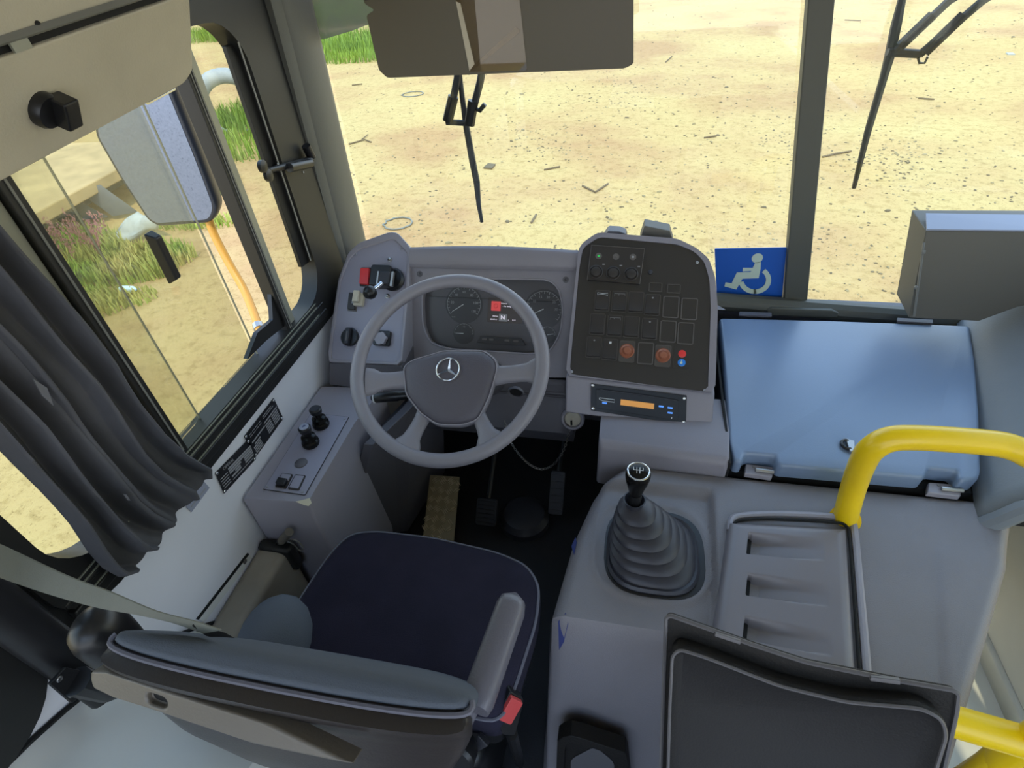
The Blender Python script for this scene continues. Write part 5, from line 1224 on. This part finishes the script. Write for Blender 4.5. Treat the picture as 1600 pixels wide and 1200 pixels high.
# tyre standing half sunk in the ground
q = atz(376, 205, GZ); fT = Fr(q+V((0, 0, .38)), (.83, .56, 0), (0, 0, 1))
t_ = obj('tyre', tube(B(), [fT.P(.50*math.cos(k*PI/18), .50*math.sin(k*PI/18)) for k in range(36)], .12, 12, closed=True), 'tyre_paint')
tag(t_, 'pale painted tyre standing half sunk in the ground beyond the side window', 'tyre')
# twigs, wires, litter
twigs = [[(545, 225), (570, 218), (580, 222)], [(565, 218), (575, 210)], [(910, 290), (930, 300), (950, 287)], [(1025, 180), (1045, 188), (1040, 95)], [(1100, 215), (1120, 212)], [(850, 265), (875, 260)], [(830, 348), (838, 335)], [(550, 133), (566, 131)], [(1435, 153), (1460, 155)], [(1320, 31), (1345, 32)], [(1285, 245), (1305, 240), (1330, 236)]]
for i, tw in enumerate(twigs):
    if i in (3,): tw = [(1040, 97), (1050, 88)]
    bm = B(); P = [atz(x, y, GZ+.012+.01*(k % 2)) for k, (x, y) in enumerate(tw)]; tube(bm, P, .012 if i != 1 else .008, 5)
    tag(obj('twig', bm, 'twig'), 'thin brown twig lying on the sandy ground outside', 'twig', 'twigs on the sandy ground')
for X, Y, rx, ry, l in ((622, 349, .16, .10, 'grey wire loop on the sand just above the left dashboard pod'), (645, 147, .22, .13, 'thin wire loop on the sand left of the wiper')):
    q = atz(X, Y, GZ+.01); tag(obj('wire_loop', tube(B(), [(q.x+rx*math.cos(k*PI/10)*(1+.1*math.sin(3*k)), q.y+ry*1.6*math.sin(k*PI/10), GZ+.012) for k in range(20)], .009, 6, closed=True), 'wire'), l, 'wire')
for X, Y, s, mm, l in ((1578, 85, .06, 'cloth_white', 'small white scrap on the sand at the far right'), (765, 261, .07, 'stone_dark', 'flat dark stone on the sand beside the wiper blade')):
    q = atz(X, Y, GZ); bm = B(); prism3(bm, [(q.x-s, q.y-s, GZ), (q.x+s*.8, q.y-s*1.4, GZ), (q.x+s, q.y+s, GZ), (q.x-s*.6, q.y+s*1.5, GZ)], (0, 0, .02)); tag(obj('litter_scrap' if mm == 'cloth_white' else 'flat_stone', bm, mm), l, 'litter' if mm == 'cloth_white' else 'stone')
for mm, n, lab in (('stone', 1500, 'small pale pebbles scattered over the sandy ground'), ('stone_dark', 1300, 'small dark stones and leaf bits scattered over the sand')):
    bm = B()
    for i in range(n):
        if i % 5: X, Y = random.uniform(500, 1600), random.uniform(5, 490)
        else: X, Y = random.choice(((1400, 245, 70, 30), (1250, 220, 120, 60), (860, 220, 120, 40), (950, 150, 150, 60)))[:2]; X += random.gauss(0, 45); Y += random.gauss(0, 22)
        x, y = gpts(X, Y)
        if y > 45: continue
        s = random.uniform(.004, .012)*(1+.05*y)*(1 if random.random() > .03 else 1.8)
        a = random.random()*PI; ca, sa = math.cos(a), math.sin(a)
        ring = [(x+(ca*math.cos(k)*s*1.5-sa*math.sin(k)*s)*random.uniform(.7, 1.2), y+(sa*math.cos(k)*s*1.5+ca*math.sin(k)*s)*random.uniform(.7, 1.2), GZ) for k in (0, 1.25, 2.5, 3.75, 5)]
        loft(bm, [ring, [(x+(p[0]-x)*.7, y+(p[1]-y)*.7, GZ+s*.55) for p in ring]], False, True)
    tag(obj('pebbles' if mm == 'stone' else 'gravel', bm, mm), lab, 'pebbles', kind='stuff')
